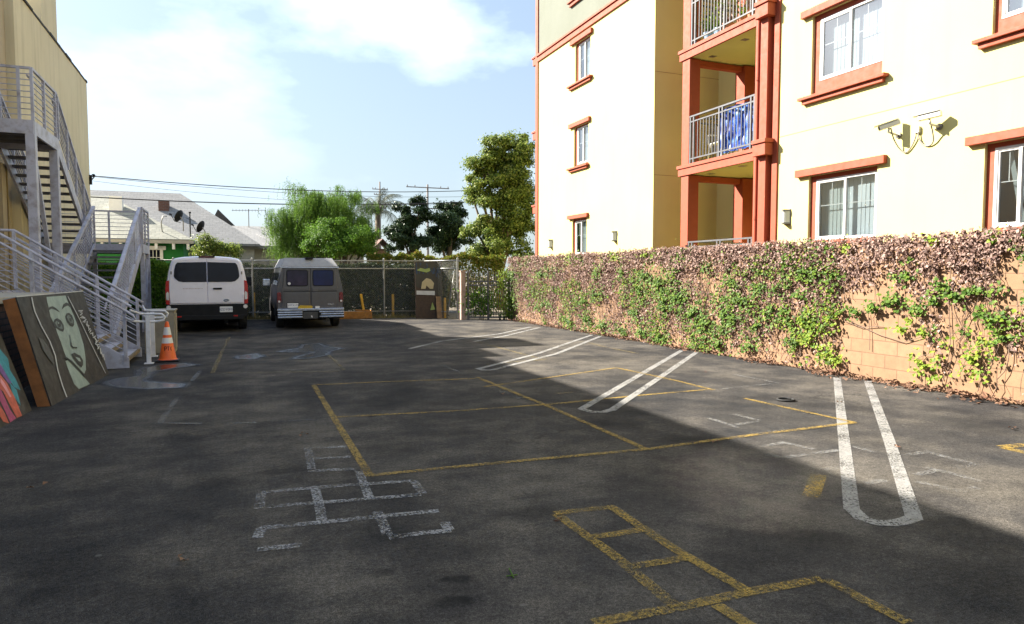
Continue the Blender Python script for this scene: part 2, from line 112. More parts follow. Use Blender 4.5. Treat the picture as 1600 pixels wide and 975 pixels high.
# ---------------------------------------------------------------- materials
class NT:
    def __init__(self, name):
        self.m = bpy.data.materials.new(name); self.m.use_nodes = True; self.t = self.m.node_tree
        self.t.nodes.clear(); self.out = self.n('ShaderNodeOutputMaterial')
        self.b = self.n('ShaderNodeBsdfPrincipled'); self.l(self.b.outputs[0], self.out.inputs[0])
        self._tc = None
    def n(self, ty, **k):
        nd = self.t.nodes.new(ty)
        for a, v in k.items(): setattr(nd, a, v)
        return nd
    def l(self, a, b): self.t.links.new(a, b)
    @property
    def tc(self):
        if self._tc is None: self._tc = self.n('ShaderNodeTexCoord').outputs['Object']
        return self._tc
    def noise(self, scale, detail=4, rough=.55, vec=None, stretch=None):
        nd = self.n('ShaderNodeTexNoise'); nd.inputs['Scale'].default_value = scale
        nd.inputs['Detail'].default_value = detail; nd.inputs['Roughness'].default_value = rough
        v = vec if vec is not None else self.tc
        if stretch:
            mp = self.n('ShaderNodeMapping'); mp.inputs['Scale'].default_value = stretch; self.l(v, mp.inputs[0]); v = mp.outputs[0]
        self.l(v, nd.inputs['Vector']); return nd.outputs[0]
    def ramp(self, fac, stops, interp='LINEAR'):
        r = self.n('ShaderNodeValToRGB'); r.color_ramp.interpolation = interp; e = r.color_ramp.elements
        while len(e) < len(stops): e.new(.5)
        for i, (p, c) in enumerate(stops):
            e[i].position = p; e[i].color = (c[0],c[1],c[2],1) if isinstance(c,(tuple,list)) else (c,c,c,1)
        self.l(fac, r.inputs[0]); return r.outputs[0]
    def math(self, op, a, b=None, clamp=False):
        nd = self.n('ShaderNodeMath', operation=op); nd.use_clamp = clamp
        for i, x in enumerate((a, b)):
            if x is None: continue
            if isinstance(x, (int, float)): nd.inputs[i].default_value = x
            else: self.l(x, nd.inputs[i])
        return nd.outputs[0]
    def mix(self, fac, a, b, mode='MIX'):
        nd = self.n('ShaderNodeMix', data_type='RGBA', blend_type=mode)
        for s, x in ((nd.inputs[0], fac), (nd.inputs[6], a), (nd.inputs[7], b)):
            if isinstance(x, (int, float)): s.default_value = x
            elif isinstance(x, (tuple, list)): s.default_value = (x[0],x[1],x[2],1)
            else: self.l(x, s)
        return nd.outputs[2]
    def bump(self, h, strength=.3, dist=.01):
        nd = self.n('ShaderNodeBump'); nd.inputs['Strength'].default_value = strength; nd.inputs['Distance'].default_value = dist
        self.l(h, nd.inputs['Height']); self.l(nd.outputs[0], self.b.inputs['Normal'])
    def col(self, c):
        if isinstance(c, (tuple, list)): self.b.inputs['Base Color'].default_value = (c[0],c[1],c[2],1)
        else: self.l(c, self.b.inputs['Base Color'])
        return self
    def set(self, **k):
        for a, v in k.items():
            s = self.b.inputs[a.replace('_',' ')]
            if isinstance(v, (int, float)): s.default_value = v
            elif isinstance(v, (tuple, list)): s.default_value = (v[0],v[1],v[2],1)
            else: self.l(v, s)
        return self

def plain(name, c, rough=.6, metal=0., var=.12, scale=6., bump=0., bscale=60., spec=None, dirt=None):
    """one colour with mottled variation, dirt and fine bump"""
    t = NT(name); f = t.noise(scale, 5, .6)
    lo = tuple(x*(1-var) for x in c); hi = tuple(min(1,x*(1+var)) for x in c)
    cc = t.ramp(f, [(.3, lo), (.7, hi)])
    if dirt:
        d = t.ramp(t.noise(dirt[1], 6, .65), [(.48, 0.), (.72, 1.)])
        cc = t.mix(t.math('MULTIPLY', d, dirt[2]), cc, dirt[0])
    t.col(cc); t.set(Metallic=metal, Roughness=t.ramp(t.noise(scale*2.3, 4), [(.3, max(0,rough-.08)), (.7, min(1,rough+.08))]))
    if spec is not None: t.b.inputs['Specular IOR Level'].default_value = spec
    if bump: t.bump(t.noise(bscale, 3), bump, .004)
    return t.m

def leafmat(name, stops, trans=.35, rough=.55):
    t = NT(name); g = t.n('ShaderNodeNewGeometry'); c = t.ramp(g.outputs['Random Per Island'], stops)
    t.col(c).set(Roughness=rough); t.b.inputs['Specular IOR Level'].default_value = .22
    if trans:
        tr = t.n('ShaderNodeBsdfTranslucent'); t.l(c, tr.inputs[0])
        mx = t.n('ShaderNodeMixShader'); mx.inputs[0].default_value = trans
        t.l(t.b.outputs[0], mx.inputs[1]); t.l(tr.outputs[0], mx.inputs[2]); t.l(mx.outputs[0], t.out.inputs[0])
    return t.m

def stucco(name, c, c2, streak=.25):
    t = NT(name)
    a = t.ramp(t.noise(.7, 6, .6), [(.3, c), (.7, c2)])
    s = t.ramp(t.noise(1.0, 5, .6, stretch=(3.5,3.5,.25)), [(.5, 0.), (.8, 1.)])
    a = t.mix(t.math('MULTIPLY', s, streak), a, tuple(x*.55 for x in c))
    t.col(a).set(Roughness=.9); t.b.inputs['Specular IOR Level'].default_value = .2
    t.bump(t.noise(55, 4, .6), .35, .006); return t.m

def asphalt_mat():
    t = NT('asphalt')
    big = t.noise(.22, 6, .6); mid = t.noise(1.6, 7, .65); fine = t.noise(26, 4, .6); grit = t.noise(170, 2, .5)
    c = t.ramp(t.math('ADD', t.math('MULTIPLY', big, .55), t.math('MULTIPLY', mid, .45)),
               [(.37, (.019,.0196,.0215)), (.48, (.044,.041,.039)), (.60, (.098,.088,.075))])
    c = t.mix(.75, c, t.ramp(fine, [(.3, .62), (.7, 1.38)]), 'MULTIPLY')
    mott = t.noise(.75, 8, .72)
    c = t.mix(.85, c, t.ramp(mott, [(.34, .66), (.5, 1.), (.66, 1.2)]), 'MULTIPLY')
    sp = t.noise(62, 3, .7)
    c = t.mix(.85, c, t.ramp(sp, [(.32, .55), (.5, 1.), (.70, 1.6)]), 'MULTIPLY')
    c = t.mix(.8, c, t.ramp(grit, [(.30, .40), (.5, 1.), (.72, 2.0)]), 'MULTIPLY')
    # drive lanes and turning scuffs: long soft streaks
    st = t.ramp(t.noise(1., 4, .6, stretch=(.28, 1.9, 1)), [(.52, 0.), (.72, 1.)])
    c = t.mix(t.math('MULTIPLY', st, .38), c, (.021,.021,.022))
    st2 = t.ramp(t.noise(.8, 5, .6, stretch=(2.2, .35, 1)), [(.55, 0.), (.75, 1.)])
    c = t.mix(t.math('MULTIPLY', st2, .25), c, (.075,.070,.062))
    # oil stains, each with its own place and size
    wob = t.n('ShaderNodeTexNoise'); wob.inputs['Scale'].default_value = 2.6; wob.inputs['Detail'].default_value = 6
    t.l(t.tc, wob.inputs['Vector'])
    off = t.n('ShaderNodeVectorMath', operation='SCALE'); off.inputs['Scale'].default_value = .75
    sub = t.n('ShaderNodeVectorMath', operation='SUBTRACT'); sub.inputs[1].default_value = (.5,.5,.5)
    t.l(wob.outputs['Color'], sub.inputs[0]); t.l(sub.outputs[0], off.inputs[0])
    tot = None; lite = None
    for x, y, a, b, s in STAINS:
        if s <= 0: continue
        sc = t.n('ShaderNodeVectorMath', operation='MULTIPLY_ADD')
        t.l(off.outputs[0], sc.inputs[0]); k = min(1., (a+b)*.9); sc.inputs[1].default_value = (k,k,0); t.l(t.tc, sc.inputs[2])
        mp = t.n('ShaderNodeMapping', vector_type='TEXTURE'); mp.inputs['Location'].default_value = (x,y,0)
        mp.inputs['Rotation'].default_value = (0,0,-math.atan2(x,y)); mp.inputs['Scale'].default_value = (a,b,1)
        t.l(sc.outputs[0], mp.inputs[0])
        ln = t.n('ShaderNodeVectorMath', operation='LENGTH'); t.l(mp.outputs[0], ln.inputs[0])
        mr = t.n('ShaderNodeMapRange', interpolation_type='SMOOTHSTEP'); mr.inputs[1].default_value = 1.15; mr.inputs[2].default_value = .35
        mr.inputs[3].default_value = 0; mr.inputs[4].default_value = abs(s); t.l(ln.outputs['Value'], mr.inputs[0])
        tot = mr.outputs[0] if tot is None else t.math('MAXIMUM', tot, mr.outputs[0])
    tot = t.math('MULTIPLY', tot, t.ramp(t.noise(5, 5, .7), [(.3, .45), (.6, 1.)]))
    c = t.mix(tot, c, (.011,.011,.012))
    # pale chips and gum spots
    vo = t.n('ShaderNodeTexVoronoi'); vo.inputs['Scale'].default_value = 2.1; t.l(t.tc, vo.inputs['Vector'])
    chip = t.ramp(vo.outputs['Distance'], [(.0, 1.), (.028, .8), (.045, 0.)])
    c = t.mix(t.math('MULTIPLY', chip, .55), c, (.15,.145,.13))
    # hairline cracks
    v2 = t.n('ShaderNodeTexVoronoi', feature='DISTANCE_TO_EDGE'); v2.inputs['Scale'].default_value = .42
    mpv = t.n('ShaderNodeVectorMath', operation='ADD'); t.l(t.tc, mpv.inputs[0]); t.l(off.outputs[0], mpv.inputs[1]); t.l(mpv.outputs[0], v2.inputs['Vector'])
    ck = t.math('MULTIPLY', t.ramp(v2.outputs['Distance'], [(.0, 1.), (.008, 0.)]), t.ramp(t.noise(.5, 3), [(.48, 0.), (.62, 1.)]))
    c = t.mix(t.math('MULTIPLY', ck, .6), c, (.012,.0115,.011))
    t.col(c); t.set(Roughness=.92)
    t.b.inputs['Specular IOR Level'].default_value = .09
    t.bump(t.math('ADD', grit, t.math('MULTIPLY', fine, .6)), .55, .006)
    return t.m

def paint_mat(name, c, wear, base=.5):
    """road paint worn through to the asphalt"""
    t = NT(name)
    f = t.math('ADD', t.math('MULTIPLY', t.noise(2.3, 4, .6), .34), t.math('MULTIPLY', t.noise(52, 5, .75), .66))
    al = t.ramp(f, [(wear-.05, 0.), (wear+.05, 1.)])
    t.col(t.ramp(t.noise(14, 5, .7), [(.3, tuple(x*.55 for x in c)), (.68, c)])).set(Roughness=.8)
    tr = t.n('ShaderNodeBsdfTransparent'); mx = t.n('ShaderNodeMixShader')
    t.l(t.math('MULTIPLY', al, base), mx.inputs[0]); t.l(tr.outputs[0], mx.inputs[1]); t.l(t.b.outputs[0], mx.inputs[2]); t.l(mx.outputs[0], t.out.inputs[0])
    return t.m

def brickmat(name, c1, c2, mortar, bw, bh, ms=.012, axes='yz', bump=.4, rough=.85):
    t = NT(name); s = t.n('ShaderNodeSeparateXYZ'); t.l(t.tc, s.inputs[0]); cb = t.n('ShaderNodeCombineXYZ')
    t.l(s.outputs['xyz'.index(axes[0])], cb.inputs[0]); t.l(s.outputs['xyz'.index(axes[1])], cb.inputs[1])
    b = t.n('ShaderNodeTexBrick'); t.l(cb.outputs[0], b.inputs['Vector'])
    b.inputs['Color1'].default_value = (*c1,1); b.inputs['Color2'].default_value = (*c2,1); b.inputs['Mortar'].default_value = (*mortar,1)
    b.inputs['Scale'].default_value = 1; b.inputs['Brick Width'].default_value = bw; b.inputs['Row Height'].default_value = bh
    b.inputs['Mortar Size'].default_value = ms; b.inputs['Mortar Smooth'].default_value = .3
    c = t.mix(.6, b.outputs['Color'], t.ramp(t.noise(7, 6, .7), [(.3, .7), (.7, 1.2)]), 'MULTIPLY')
    t.col(c).set(Roughness=rough)
    t.bump(t.math('ADD', t.math('MULTIPLY', b.outputs['Fac'], -1.), t.math('MULTIPLY', t.noise(60, 3), .3)), bump, .008); return t.m

def glassmat(name, tint, refl=.0, rough=.125):
    t = NT(name); t.t.nodes.remove(t.b)
    tr = t.n('ShaderNodeBsdfTransparent'); tr.inputs[0].default_value = (*tint,1)
    gl = t.n('ShaderNodeBsdfGlossy'); gl.inputs['Roughness'].default_value = rough
    ge = t.n('ShaderNodeNewGeometry'); dt = t.n('ShaderNodeVectorMath', operation='DOT_PRODUCT'); t.l(ge.outputs['Incoming'], dt.inputs[0]); t.l(ge.outputs['Normal'], dt.inputs[1])
    k = t.math('POWER', t.math('SUBTRACT', 1., t.math('ABSOLUTE', dt.outputs['Value'])), 5.)
    f = t.math('ADD', t.math('MULTIPLY', k, .92), .05+refl, clamp=True)
    mx = t.n('ShaderNodeMixShader'); t.l(f, mx.inputs[0]); t.l(tr.outputs[0], mx.inputs[1]); t.l(gl.outputs[0], mx.inputs[2]); t.l(mx.outputs[0], t.out.inputs[0])
    return t.m

def carpaint(name, c, rough=.28, metal=0., dirt=(.25,.22,.18), da=.25, coat=.5):
    t = NT(name)
    d = t.ramp(t.noise(3.2, 7, .7), [(.42, 0.), (.75, 1.)])
    cc = t.mix(t.math('MULTIPLY', d, da), t.ramp(t.noise(1.3, 4), [(.3, tuple(x*.9 for x in c)), (.7, c)]), dirt)
    t.col(cc).set(Metallic=metal, Roughness=t.ramp(t.noise(8, 5), [(.3, rough), (.75, rough+.2)]))
    t.b.inputs['Coat Weight'].default_value = coat; t.b.inputs['Coat Roughness'].default_value = .12
    return t.m

M = {}
M['asphalt'] = asphalt_mat()
M['dirt'] = plain('dry_soil', (0.126,0.102,0.069), .95, var=.3, scale=3, bump=.6, bscale=25)
M['white_paint'] = paint_mat('white_road_paint', (0.34,0.3332,0.3196), .45, .72)
M['white_worn'] = paint_mat('worn_white_paint', (.36,.36,.37), .505, .68)
M['white_faint'] = paint_mat('faint_white_paint', (0.288,0.288,0.28), .525, .5)
M['yellow_paint'] = paint_mat('yellow_road_paint', (.36,.235,.042), .48, .64)
M['yellow_faint'] = paint_mat('faint_yellow_paint', (0.27,0.2025,0.075), .50, .58)
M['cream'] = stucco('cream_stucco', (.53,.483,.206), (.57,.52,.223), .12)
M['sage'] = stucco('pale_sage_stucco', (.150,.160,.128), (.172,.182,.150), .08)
M['tan'] = stucco('tan_stucco', (.57,.49,.325), (.64,.56,.385), .5)
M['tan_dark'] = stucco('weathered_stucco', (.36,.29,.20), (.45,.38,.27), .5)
M['trim'] = plain('terracotta_paint', (.30,.052,.018), .7, var=.07, scale=4, bump=.2)
M['joint'] = plain('dark_cream_joint', (0.28,0.203,0.084), .9)  # dark cream of the joint strips, also on the conduit
M['vinyl'] = plain('white_vinyl', (0.54,0.54,0.525), .4, var=.04)
M['glass'] = glassmat('window_glass', (.78,.84,.86), .32)
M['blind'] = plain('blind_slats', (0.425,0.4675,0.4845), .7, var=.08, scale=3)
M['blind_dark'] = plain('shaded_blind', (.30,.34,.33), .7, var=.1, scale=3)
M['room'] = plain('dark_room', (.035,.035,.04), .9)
M['rail_grey'] = plain('grey_railing_paint', (.105,.105,.112), .45, metal=.2, var=.1)
M['steel'] = plain('grey_painted_steel', (.41,.41,.49), .5, metal=.1, var=.12, scale=3, dirt=((.16,.12,.09), 5, .7))
M['tread'] = plain('stair_tread_steel', (.12,.115,.12), .6, metal=.2, var=.2)
M['wood_tread'] = plain('worn_wood', (0.192,0.144,0.08), .8, var=.25, scale=8)
M['gutter_white'] = plain('white_coated_steel', (.62,.62,.66), .4, var=.05, dirt=((.3,.27,.25), 9, .4))
M['block'] = brickmat('peach_block', (0.2304,0.1312,0.0704), (0.256,0.1504,0.0832), (0.1728,0.0992,0.0544), .40, .20, .010)
M['brick'] = brickmat('brown_brick', (.075,.035,.02), (.10,.05,.03), (.02,.016,.014), .22, .085, .012)
M['roof'] = brickmat('grey_shingle', (0.1897,0.1897,0.1871), (0.2319,0.2292,0.2213), (0.137,0.137,0.1344), .30, .16, .010, 'xy', .5)
M['roof_olive'] = brickmat('olive_grey_shingle', (0.2244,0.2277,0.1914), (0.2838,0.2838,0.2376), (0.165,0.165,0.1386), .30, .16, .010, 'xy', .5)
M['roof_dark'] = plain('dark_roofing', (0.042,0.0385,0.035), .9, var=.3)
M['green_wall'] = plain('green_house_paint', (0.008,0.152,0.0224), .75, var=.12, scale=3)
M['white'] = plain('white_gloss', (.74,.73,.70), .5, var=.05)
M['greywall'] = plain('grey_siding', (0.336,0.32,0.288), .8, var=.1)
M['red_brick'] = brickmat('red_chimney_brick', (0.119,0.0455,0.028), (0.091,0.035,0.0245), (0.112,0.091,0.077), .22, .08, .012, 'xz')
M['black'] = plain('black_plastic', (.009,.009,.010), .55, var=.3, spec=.22)
M['rubber'] = plain('tyre_rubber', (.016,.016,.016), .85, var=.2, bump=.3)
M['van_white'] = carpaint('white_van_paint', (.83,.80,.88), .3, da=.12)
M['van_grey'] = carpaint('grey_van_paint', (.105,.10,.104), .34, .45, (.075,.06,.05), .4, .25)
M['van_roof'] = plain('chalky_grey_fibreglass', (.27,.27,.28), .7, var=.12)
M['van_glass'] = glassmat('tinted_van_glass', (.06,.065,.08), .05)
M['van_glass'] = plain('dark_tinted_glass', (.006,.007,.016), .05, var=.2, spec=.28)
M['blue_glass'] = plain('blue_tinted_glass', (.006,.013,.075), .07, var=.4, scale=3, spec=.3)
M['violet_glass'] = plain('violet_tinted_glass', (.022,.017,.045), .09, var=.4, scale=5, spec=.3)
M['red_lens'] = plain('red_lens', (.42,.018,.014), .15, var=.15, spec=.7)
M['dark_red_lens'] = plain('dark_red_lens', (.13,.014,.014), .25, var=.25)
M['clear_lens'] = plain('clear_lens', (.62,.60,.60), .15, var=.1)
M['chrome'] = plain('worn_chrome', (.52,.53,.58), .18, metal=.95, var=.15, dirt=((.10,.08,.07), 12, .6))
M['alloy'] = plain('wheel_metal', (.28,.28,.29), .4, metal=.8, var=.2)
M['plate'] = plain('plate_white', (.66,.66,.68), .4, var=.05)
M['plate_ink'] = plain('plate_blue_ink', (.02,.03,.12), .5)
M['sticker'] = plain('yellow_sticker', (.55,.36,.02), .5)
M['badge'] = plain('dark_blue_badge', (.015,.025,.06), .25)
M['red_ink'] = plain('faded_red_ink', (.50,.40,.40), .5)
M['orange'] = plain('cone_orange', (0.702,0.1035,0.0108), .5, var=.12, dirt=((0.225,0.072,0.027), 14, .35))
M['reflective'] = plain('reflective_white', (.64,.62,.62), .35, var=.08)
M['yellow_post'] = plain('yellow_post_paint', (.55,.30,.02), .6, var=.15, dirt=((.2,.13,.05), 9, .5))
M['galv'] = plain('galvanised_steel', (.25,.25,.235), .45, metal=.5, var=.15)
M['rust'] = plain('rusty_iron', (.17,.085,.045), .8, var=.4, scale=12)
M['ply'] = plain('stained_plywood', (.24,.088,.022), .75, var=.35, scale=5)
M['plank'] = plain('weathered_plank', (.22,.135,.07), .8, var=.3, scale=8)
M['panel_black'] = plain('panel_charcoal', (.029,.025,.022), .55, var=.4, scale=4, spec=.3, dirt=((.075,.07,.065), 7, .5))
M['paint_mint'] = plain('paint_mint', (.235,.30,.285), .55, var=.2, scale=5, dirt=((.14,.19,.18), 11, .5))
M['paint_grey'] = plain('paint_grey', (0.0975,0.1275,0.1275), .55, var=.2)
M['paint_sheen'] = plain('paint_light_grey', (.045,.044,.044), .5, var=.3, scale=9)
M['paint_dark'] = plain('paint_black', (.016,.016,.015), .5)
M['paint_white'] = plain('paint_white', (0.4,0.416,0.44), .6)
M['paint_teal'] = plain('paint_teal', (0.016,0.192,0.256), .55, var=.3, scale=14)
M['paint_purple'] = plain('paint_purple', (0.136,0.048,0.224), .55, var=.35, scale=14)
M['paint_coral'] = plain('paint_coral', (0.4,0.076,0.044), .55, var=.3, scale=14)
M['paint_magenta'] = plain('paint_magenta', (0.288,0.04,0.12), .55, var=.3, scale=14)
M['paint_pink'] = plain('paint_pink', (.55,.24,.28), .55, var=.2)
M['paint_cream'] = plain('paint_cream', (0.35,0.301,0.182), .6, var=.08)
M['paint_lime'] = plain('paint_lime', (0.21,0.28,0.084), .6, var=.1)
M['paint_blue'] = plain('paint_blue', (.014,.045,.11), .6, var=.5, scale=12)
M['paint_brown'] = plain('paint_brown', (.030,.015,.009), .6, var=.4, scale=12)
M['box_beige'] = plain('beige_box_paint', (.25,.22,.165), .6, var=.1, dirt=((.1,.08,.06), 4, .5))
M['plastic_white'] = plain('white_resin', (0.525,0.51,0.4725), .45, var=.05)
M['camera_white'] = plain('camera_white', (0.57,0.5625,0.525), .4, var=.04)
M['lamp_lens'] = plain('frosted_lens', (0.528,0.544,0.512), .5, var=.05)
M['bronze'] = plain('lamp_bronze', (.20,.19,.18), .45, metal=.5)
M['cable'] = plain('grey_cable', (.22,.20,.17), .6)
M['pole_wood'] = plain('weathered_pole', (.17,.15,.14), .9, var=.2)
M['block_orange'] = plain('faded_orange_paint', (.30,.125,.022), .75, var=.25, dirt=((.09,.06,.03), 8, .7))
M['pink_pillar'] = plain('pinkish_render', (.36,.25,.20), .85, var=.2, scale=4, dirt=((.16,.12,.10), 5, .6))
M['wire'] = plain('black_wire', (.03,.03,.035), .6)
M['bark'] = plain('bark', (.11,.08,.055), .9, var=.35, scale=9, bump=.6, bscale=20)
M['concrete'] = plain('concrete', (.34,.32,.28), .9, var=.15, bump=.3)
M['pot_blue'] = plain('pot_glaze', (.20,.30,.42), .4)
M['terracotta'] = plain('pot_clay', (.36,.15,.08), .8)
t = NT('tarp_cloth')
f = t.noise(5.5, 6, .75, stretch=(1,1,1.6)); g_ = t.noise(16, 4, .7)
t.col(t.mix(t.ramp(g_, [(.58, 0.), (.70, .45)]), t.ramp(f, [(.36, (.005,.012,.13)), (.5, (.010,.065,.38)), (.62, (.07,.20,.45)), (.74, (.30,.40,.52))]), (.55,.66,.76))).set(Roughness=.45)
M['tarp'] = t.m
t = NT('puddle_water'); at = t.n('ShaderNodeAttribute'); at.attribute_name = 'depth'
gr_ = t.noise(90, 3, .6); dm = t.math('ADD', at.outputs['Fac'], t.math('MULTIPLY', t.math('SUBTRACT', t.noise(3.5, 6, .7), .5), .9), clamp=True)
deep = t.ramp(dm, [(.55, 0.), (.75, 1.)])
t.col((.010,.0105,.013)); t.set(Roughness=t.math('SUBTRACT', .42, t.math('MULTIPLY', deep, .24))); t.b.inputs['Specular IOR Level'].default_value = .4
al = t.ramp(dm, [(.15, 0.), (.5, .7), (.85, .95)])
tr = t.n('ShaderNodeBsdfTransparent'); mx = t.n('ShaderNodeMixShader'); t.l(al, mx.inputs[0]); t.l(tr.outputs[0], mx.inputs[1]); t.l(t.b.outputs[0], mx.inputs[2]); t.l(mx.outputs[0], t.out.inputs[0])
bp_ = t.n('ShaderNodeBump'); bp_.inputs['Distance'].default_value = .004; t.l(t.math('SUBTRACT', .5, t.math('MULTIPLY', deep, .48)), bp_.inputs['Strength']); t.l(gr_, bp_.inputs['Height']); t.l(bp_.outputs[0], t.b.inputs['Normal'])
M['puddle'] = t.m
M['leaf_dry'] = leafmat('dry_leaves', [(0,(.10,.055,.04)),(.2,(.22,.14,.115)),(.6,(.38,.275,.235)),(.85,(.25,.155,.125)),(1,(.08,.045,.038))], .15, .8)
M['leaf_green'] = leafmat('ivy_leaves', [(0,(0.044,0.096,0.0144)),(.4,(0.08,0.16,0.02)),(.75,(0.152,0.224,0.028)),(1,(0.04,0.068,0.016))], .3)
M['leaf_lime'] = leafmat('young_ivy_leaves', [(0,(0.12,0.208,0.016)),(.5,(0.192,0.272,0.024)),(1,(0.256,0.304,0.04))], .35)
M['leaf_litter'] = leafmat('fallen_leaves', [(0,(0.1122,0.0594,0.0363)),(.5,(0.1848,0.1122,0.0726)),(1,(0.1452,0.066,0.0396))], .05, .85)
M['twig'] = plain('dry_twigs', (.17,.115,.085), .9, var=.3)
M['leaf_pepper'] = leafmat('pepper_leaves', [(0,(.055,.12,.016)),(.5,(.11,.21,.028)),(1,(.17,.27,.045))], .4)
M['leaf_bush'] = leafmat('bush_leaves', [(0,(.045,.11,.013)),(.5,(.09,.19,.02)),(1,(.15,.26,.03))], .4)
M['leaf_dark'] = leafmat('dark_leaves', [(0,(.012,.028,.009)),(.5,(.025,.052,.016)),(1,(.055,.085,.032))], .2, .4)
M['leaf_tall'] = leafmat('fig_leaves', [(0,(.05,.09,.018)),(.45,(.14,.20,.035)),(.8,(.25,.30,.06)),(1,(.32,.34,.10))], .4, .45)
M['leaf_hedge'] = leafmat('hedge_leaves', [(0,(.06,.10,.015)),(.5,(.14,.17,.02)),(.8,(.22,.20,.03)),(1,(.22,.14,.04))], .35)
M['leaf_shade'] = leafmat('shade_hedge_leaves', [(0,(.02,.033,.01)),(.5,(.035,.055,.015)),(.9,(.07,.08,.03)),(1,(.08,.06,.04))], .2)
M['leaf_palm'] = leafmat('palm_leaves', [(0,(0.0434,0.0558,0.031)),(.5,(0.0682,0.0806,0.0496)),(1,(0.1054,0.1116,0.0806))], .3)
M['grass_dry'] = leafmat('dry_grass', [(0,(0.21,0.168,0.063)),(.5,(0.28,0.231,0.098)),(1,(0.168,0.154,0.049))], .3, .8)
# ================================================================ setting
g = MB().quad((-260,-120,-.012),(260,-120,-.012),(260,420,-.012),(-260,420,-.012)).build('ground', M['dirt']); tag(g, kind='structure')
a = MB().add([(-4.9,-14,0),(8.82,-14,0),(8.82,22.1,0),(7.3,22.55,0),(6.5,23.95,0),(-4.9,26.3,0)], [(0,1,2,3,4,5)]).build('parking_lot', M['asphalt']); tag(a, kind='structure')
paints = dict(stall1='white_paint', stall2='white_paint', stall3='white_paint', stall4='white_paint', court1='yellow_paint', court2='yellow_faint', court3='yellow_paint',
              court4='yellow_paint', court5='yellow_paint', hop1='white_worn', hop2='white_faint', hop3='white_faint', hop4='white_faint', old='white_faint')
lay = 0
for name, w, lines in MARKS:
    for ln in lines:
        mb = MB(); z = .004 + .0005*(lay % 9); lay += 1
        for i in range(len(ln)-1):
            p, q = V((*ln[i],0)), V((*ln[i+1],0)); d = q - p
            if d.length < .01: continue
            d.normalize(); s = V((-d.y,d.x,0))*(w/2)
            if i == 0: A = (p-s, p+s)
            else: A = (B0, B1)
            if i < len(ln)-2:
                e = (V((*ln[i+2],0))-q).normalized(); bis = (d+e).normalized(); s2 = V((-bis.y,bis.x,0))*(w/2/max(.5, bis.dot(d)))
            else: s2 = s
            B0, B1 = q-s2, q+s2
            mb.quad((A[0].x,A[0].y,z),(B0.x,B0.y,z),(B1.x,B1.y,z),(A[1].x,A[1].y,z))
        if mb.v:
            nm = 'stall_marking' if name.startswith('stall') else 'court_marking' if name.startswith('court') else 'hopscotch_marking' if name.startswith('hop') else 'old_line_marking'
            tag(mb.build(nm, M[paints[name]]), kind='structure')
def inpoly(x, y, P):
    c = False; dmin = 9.
    for i in range(len(P)):
        (x0,y0),(x1,y1) = P[i-1], P[i]
        if (y0 > y) != (y1 > y) and x < (x1-x0)*(y-y0)/(y1-y0)+x0: c = not c
        l2 = (x1-x0)**2+(y1-y0)**2 or 1e-9; q = max(0,min(1,((x-x0)*(x1-x0)+(y-y0)*(y1-y0))/l2))
        dmin = min(dmin, math.hypot(x-x0-q*(x1-x0), y-y0-q*(y1-y0)))
    return dmin if c else -dmin
for k, poly in enumerate(PUD):
    x0, x1 = min(p[0] for p in poly)-.3, max(p[0] for p in poly)+.3; y0, y1 = min(p[1] for p in poly)-.3, max(p[1] for p in poly)+.3
    nx, ny = int((x1-x0)/.05)+1, int((y1-y0)/.06)+1; mb = MB(); dep = []
    for j in range(ny+1):
        for i in range(nx+1):
            x, y = x0+(x1-x0)*i/nx, y0+(y1-y0)*j/ny; mb.v.append((x,y,.0095+.0004*k))
            dep.append(max(0., min(1., .5+inpoly(x,y,poly)/.30)) if 0 < i < nx and 0 < j < ny else 0.)
    for j in range(ny):
        for i in range(nx): q = j*(nx+1)+i; mb.f.append((q,q+1,q+nx+2,q+nx+1)); mb.m.append(0)
    o = mb.build('puddle', M['puddle']); at = o.data.attributes.new('depth', 'FLOAT', 'POINT'); at.data.foreach_set('value', dep)
    tag(o, kind='structure')

# block wall along the lot
WX = 8.88
w = MB().box(WX, WX+.2, 1.5, 21.9, 0, 2.0); w.box(WX-.02, WX+.22, 1.48, 21.92, 2.0, 2.06)
tag(w.build('block_wall', M['block']), 'long peach concrete block wall covered with dry and green ivy', 'wall')

def leaf(mb, p, nrm, size, asp=.8, roll=None, fold=.25):
    """one folded leaf of two triangles, stem at p"""
    n = V(nrm).normalized(); r = rnd.uniform(0, 6.283) if roll is None else roll
    u = n.orthogonal().normalized(); u.rotate(Matrix.Rotation(r, 3, n)); v = n.cross(u)
    k = len(mb.v); s = size
    for q in (p, p+u*(s*.45)+v*(s*asp*.5)+n*(fold*s), p+u*s, p+u*(s*.45)-v*(s*asp*.5)+n*(fold*s)): mb.v.append((q.x,q.y,q.z))
    mb.f += [(k,k+1,k+2,k+3)]; mb.m.append(mb.cur)

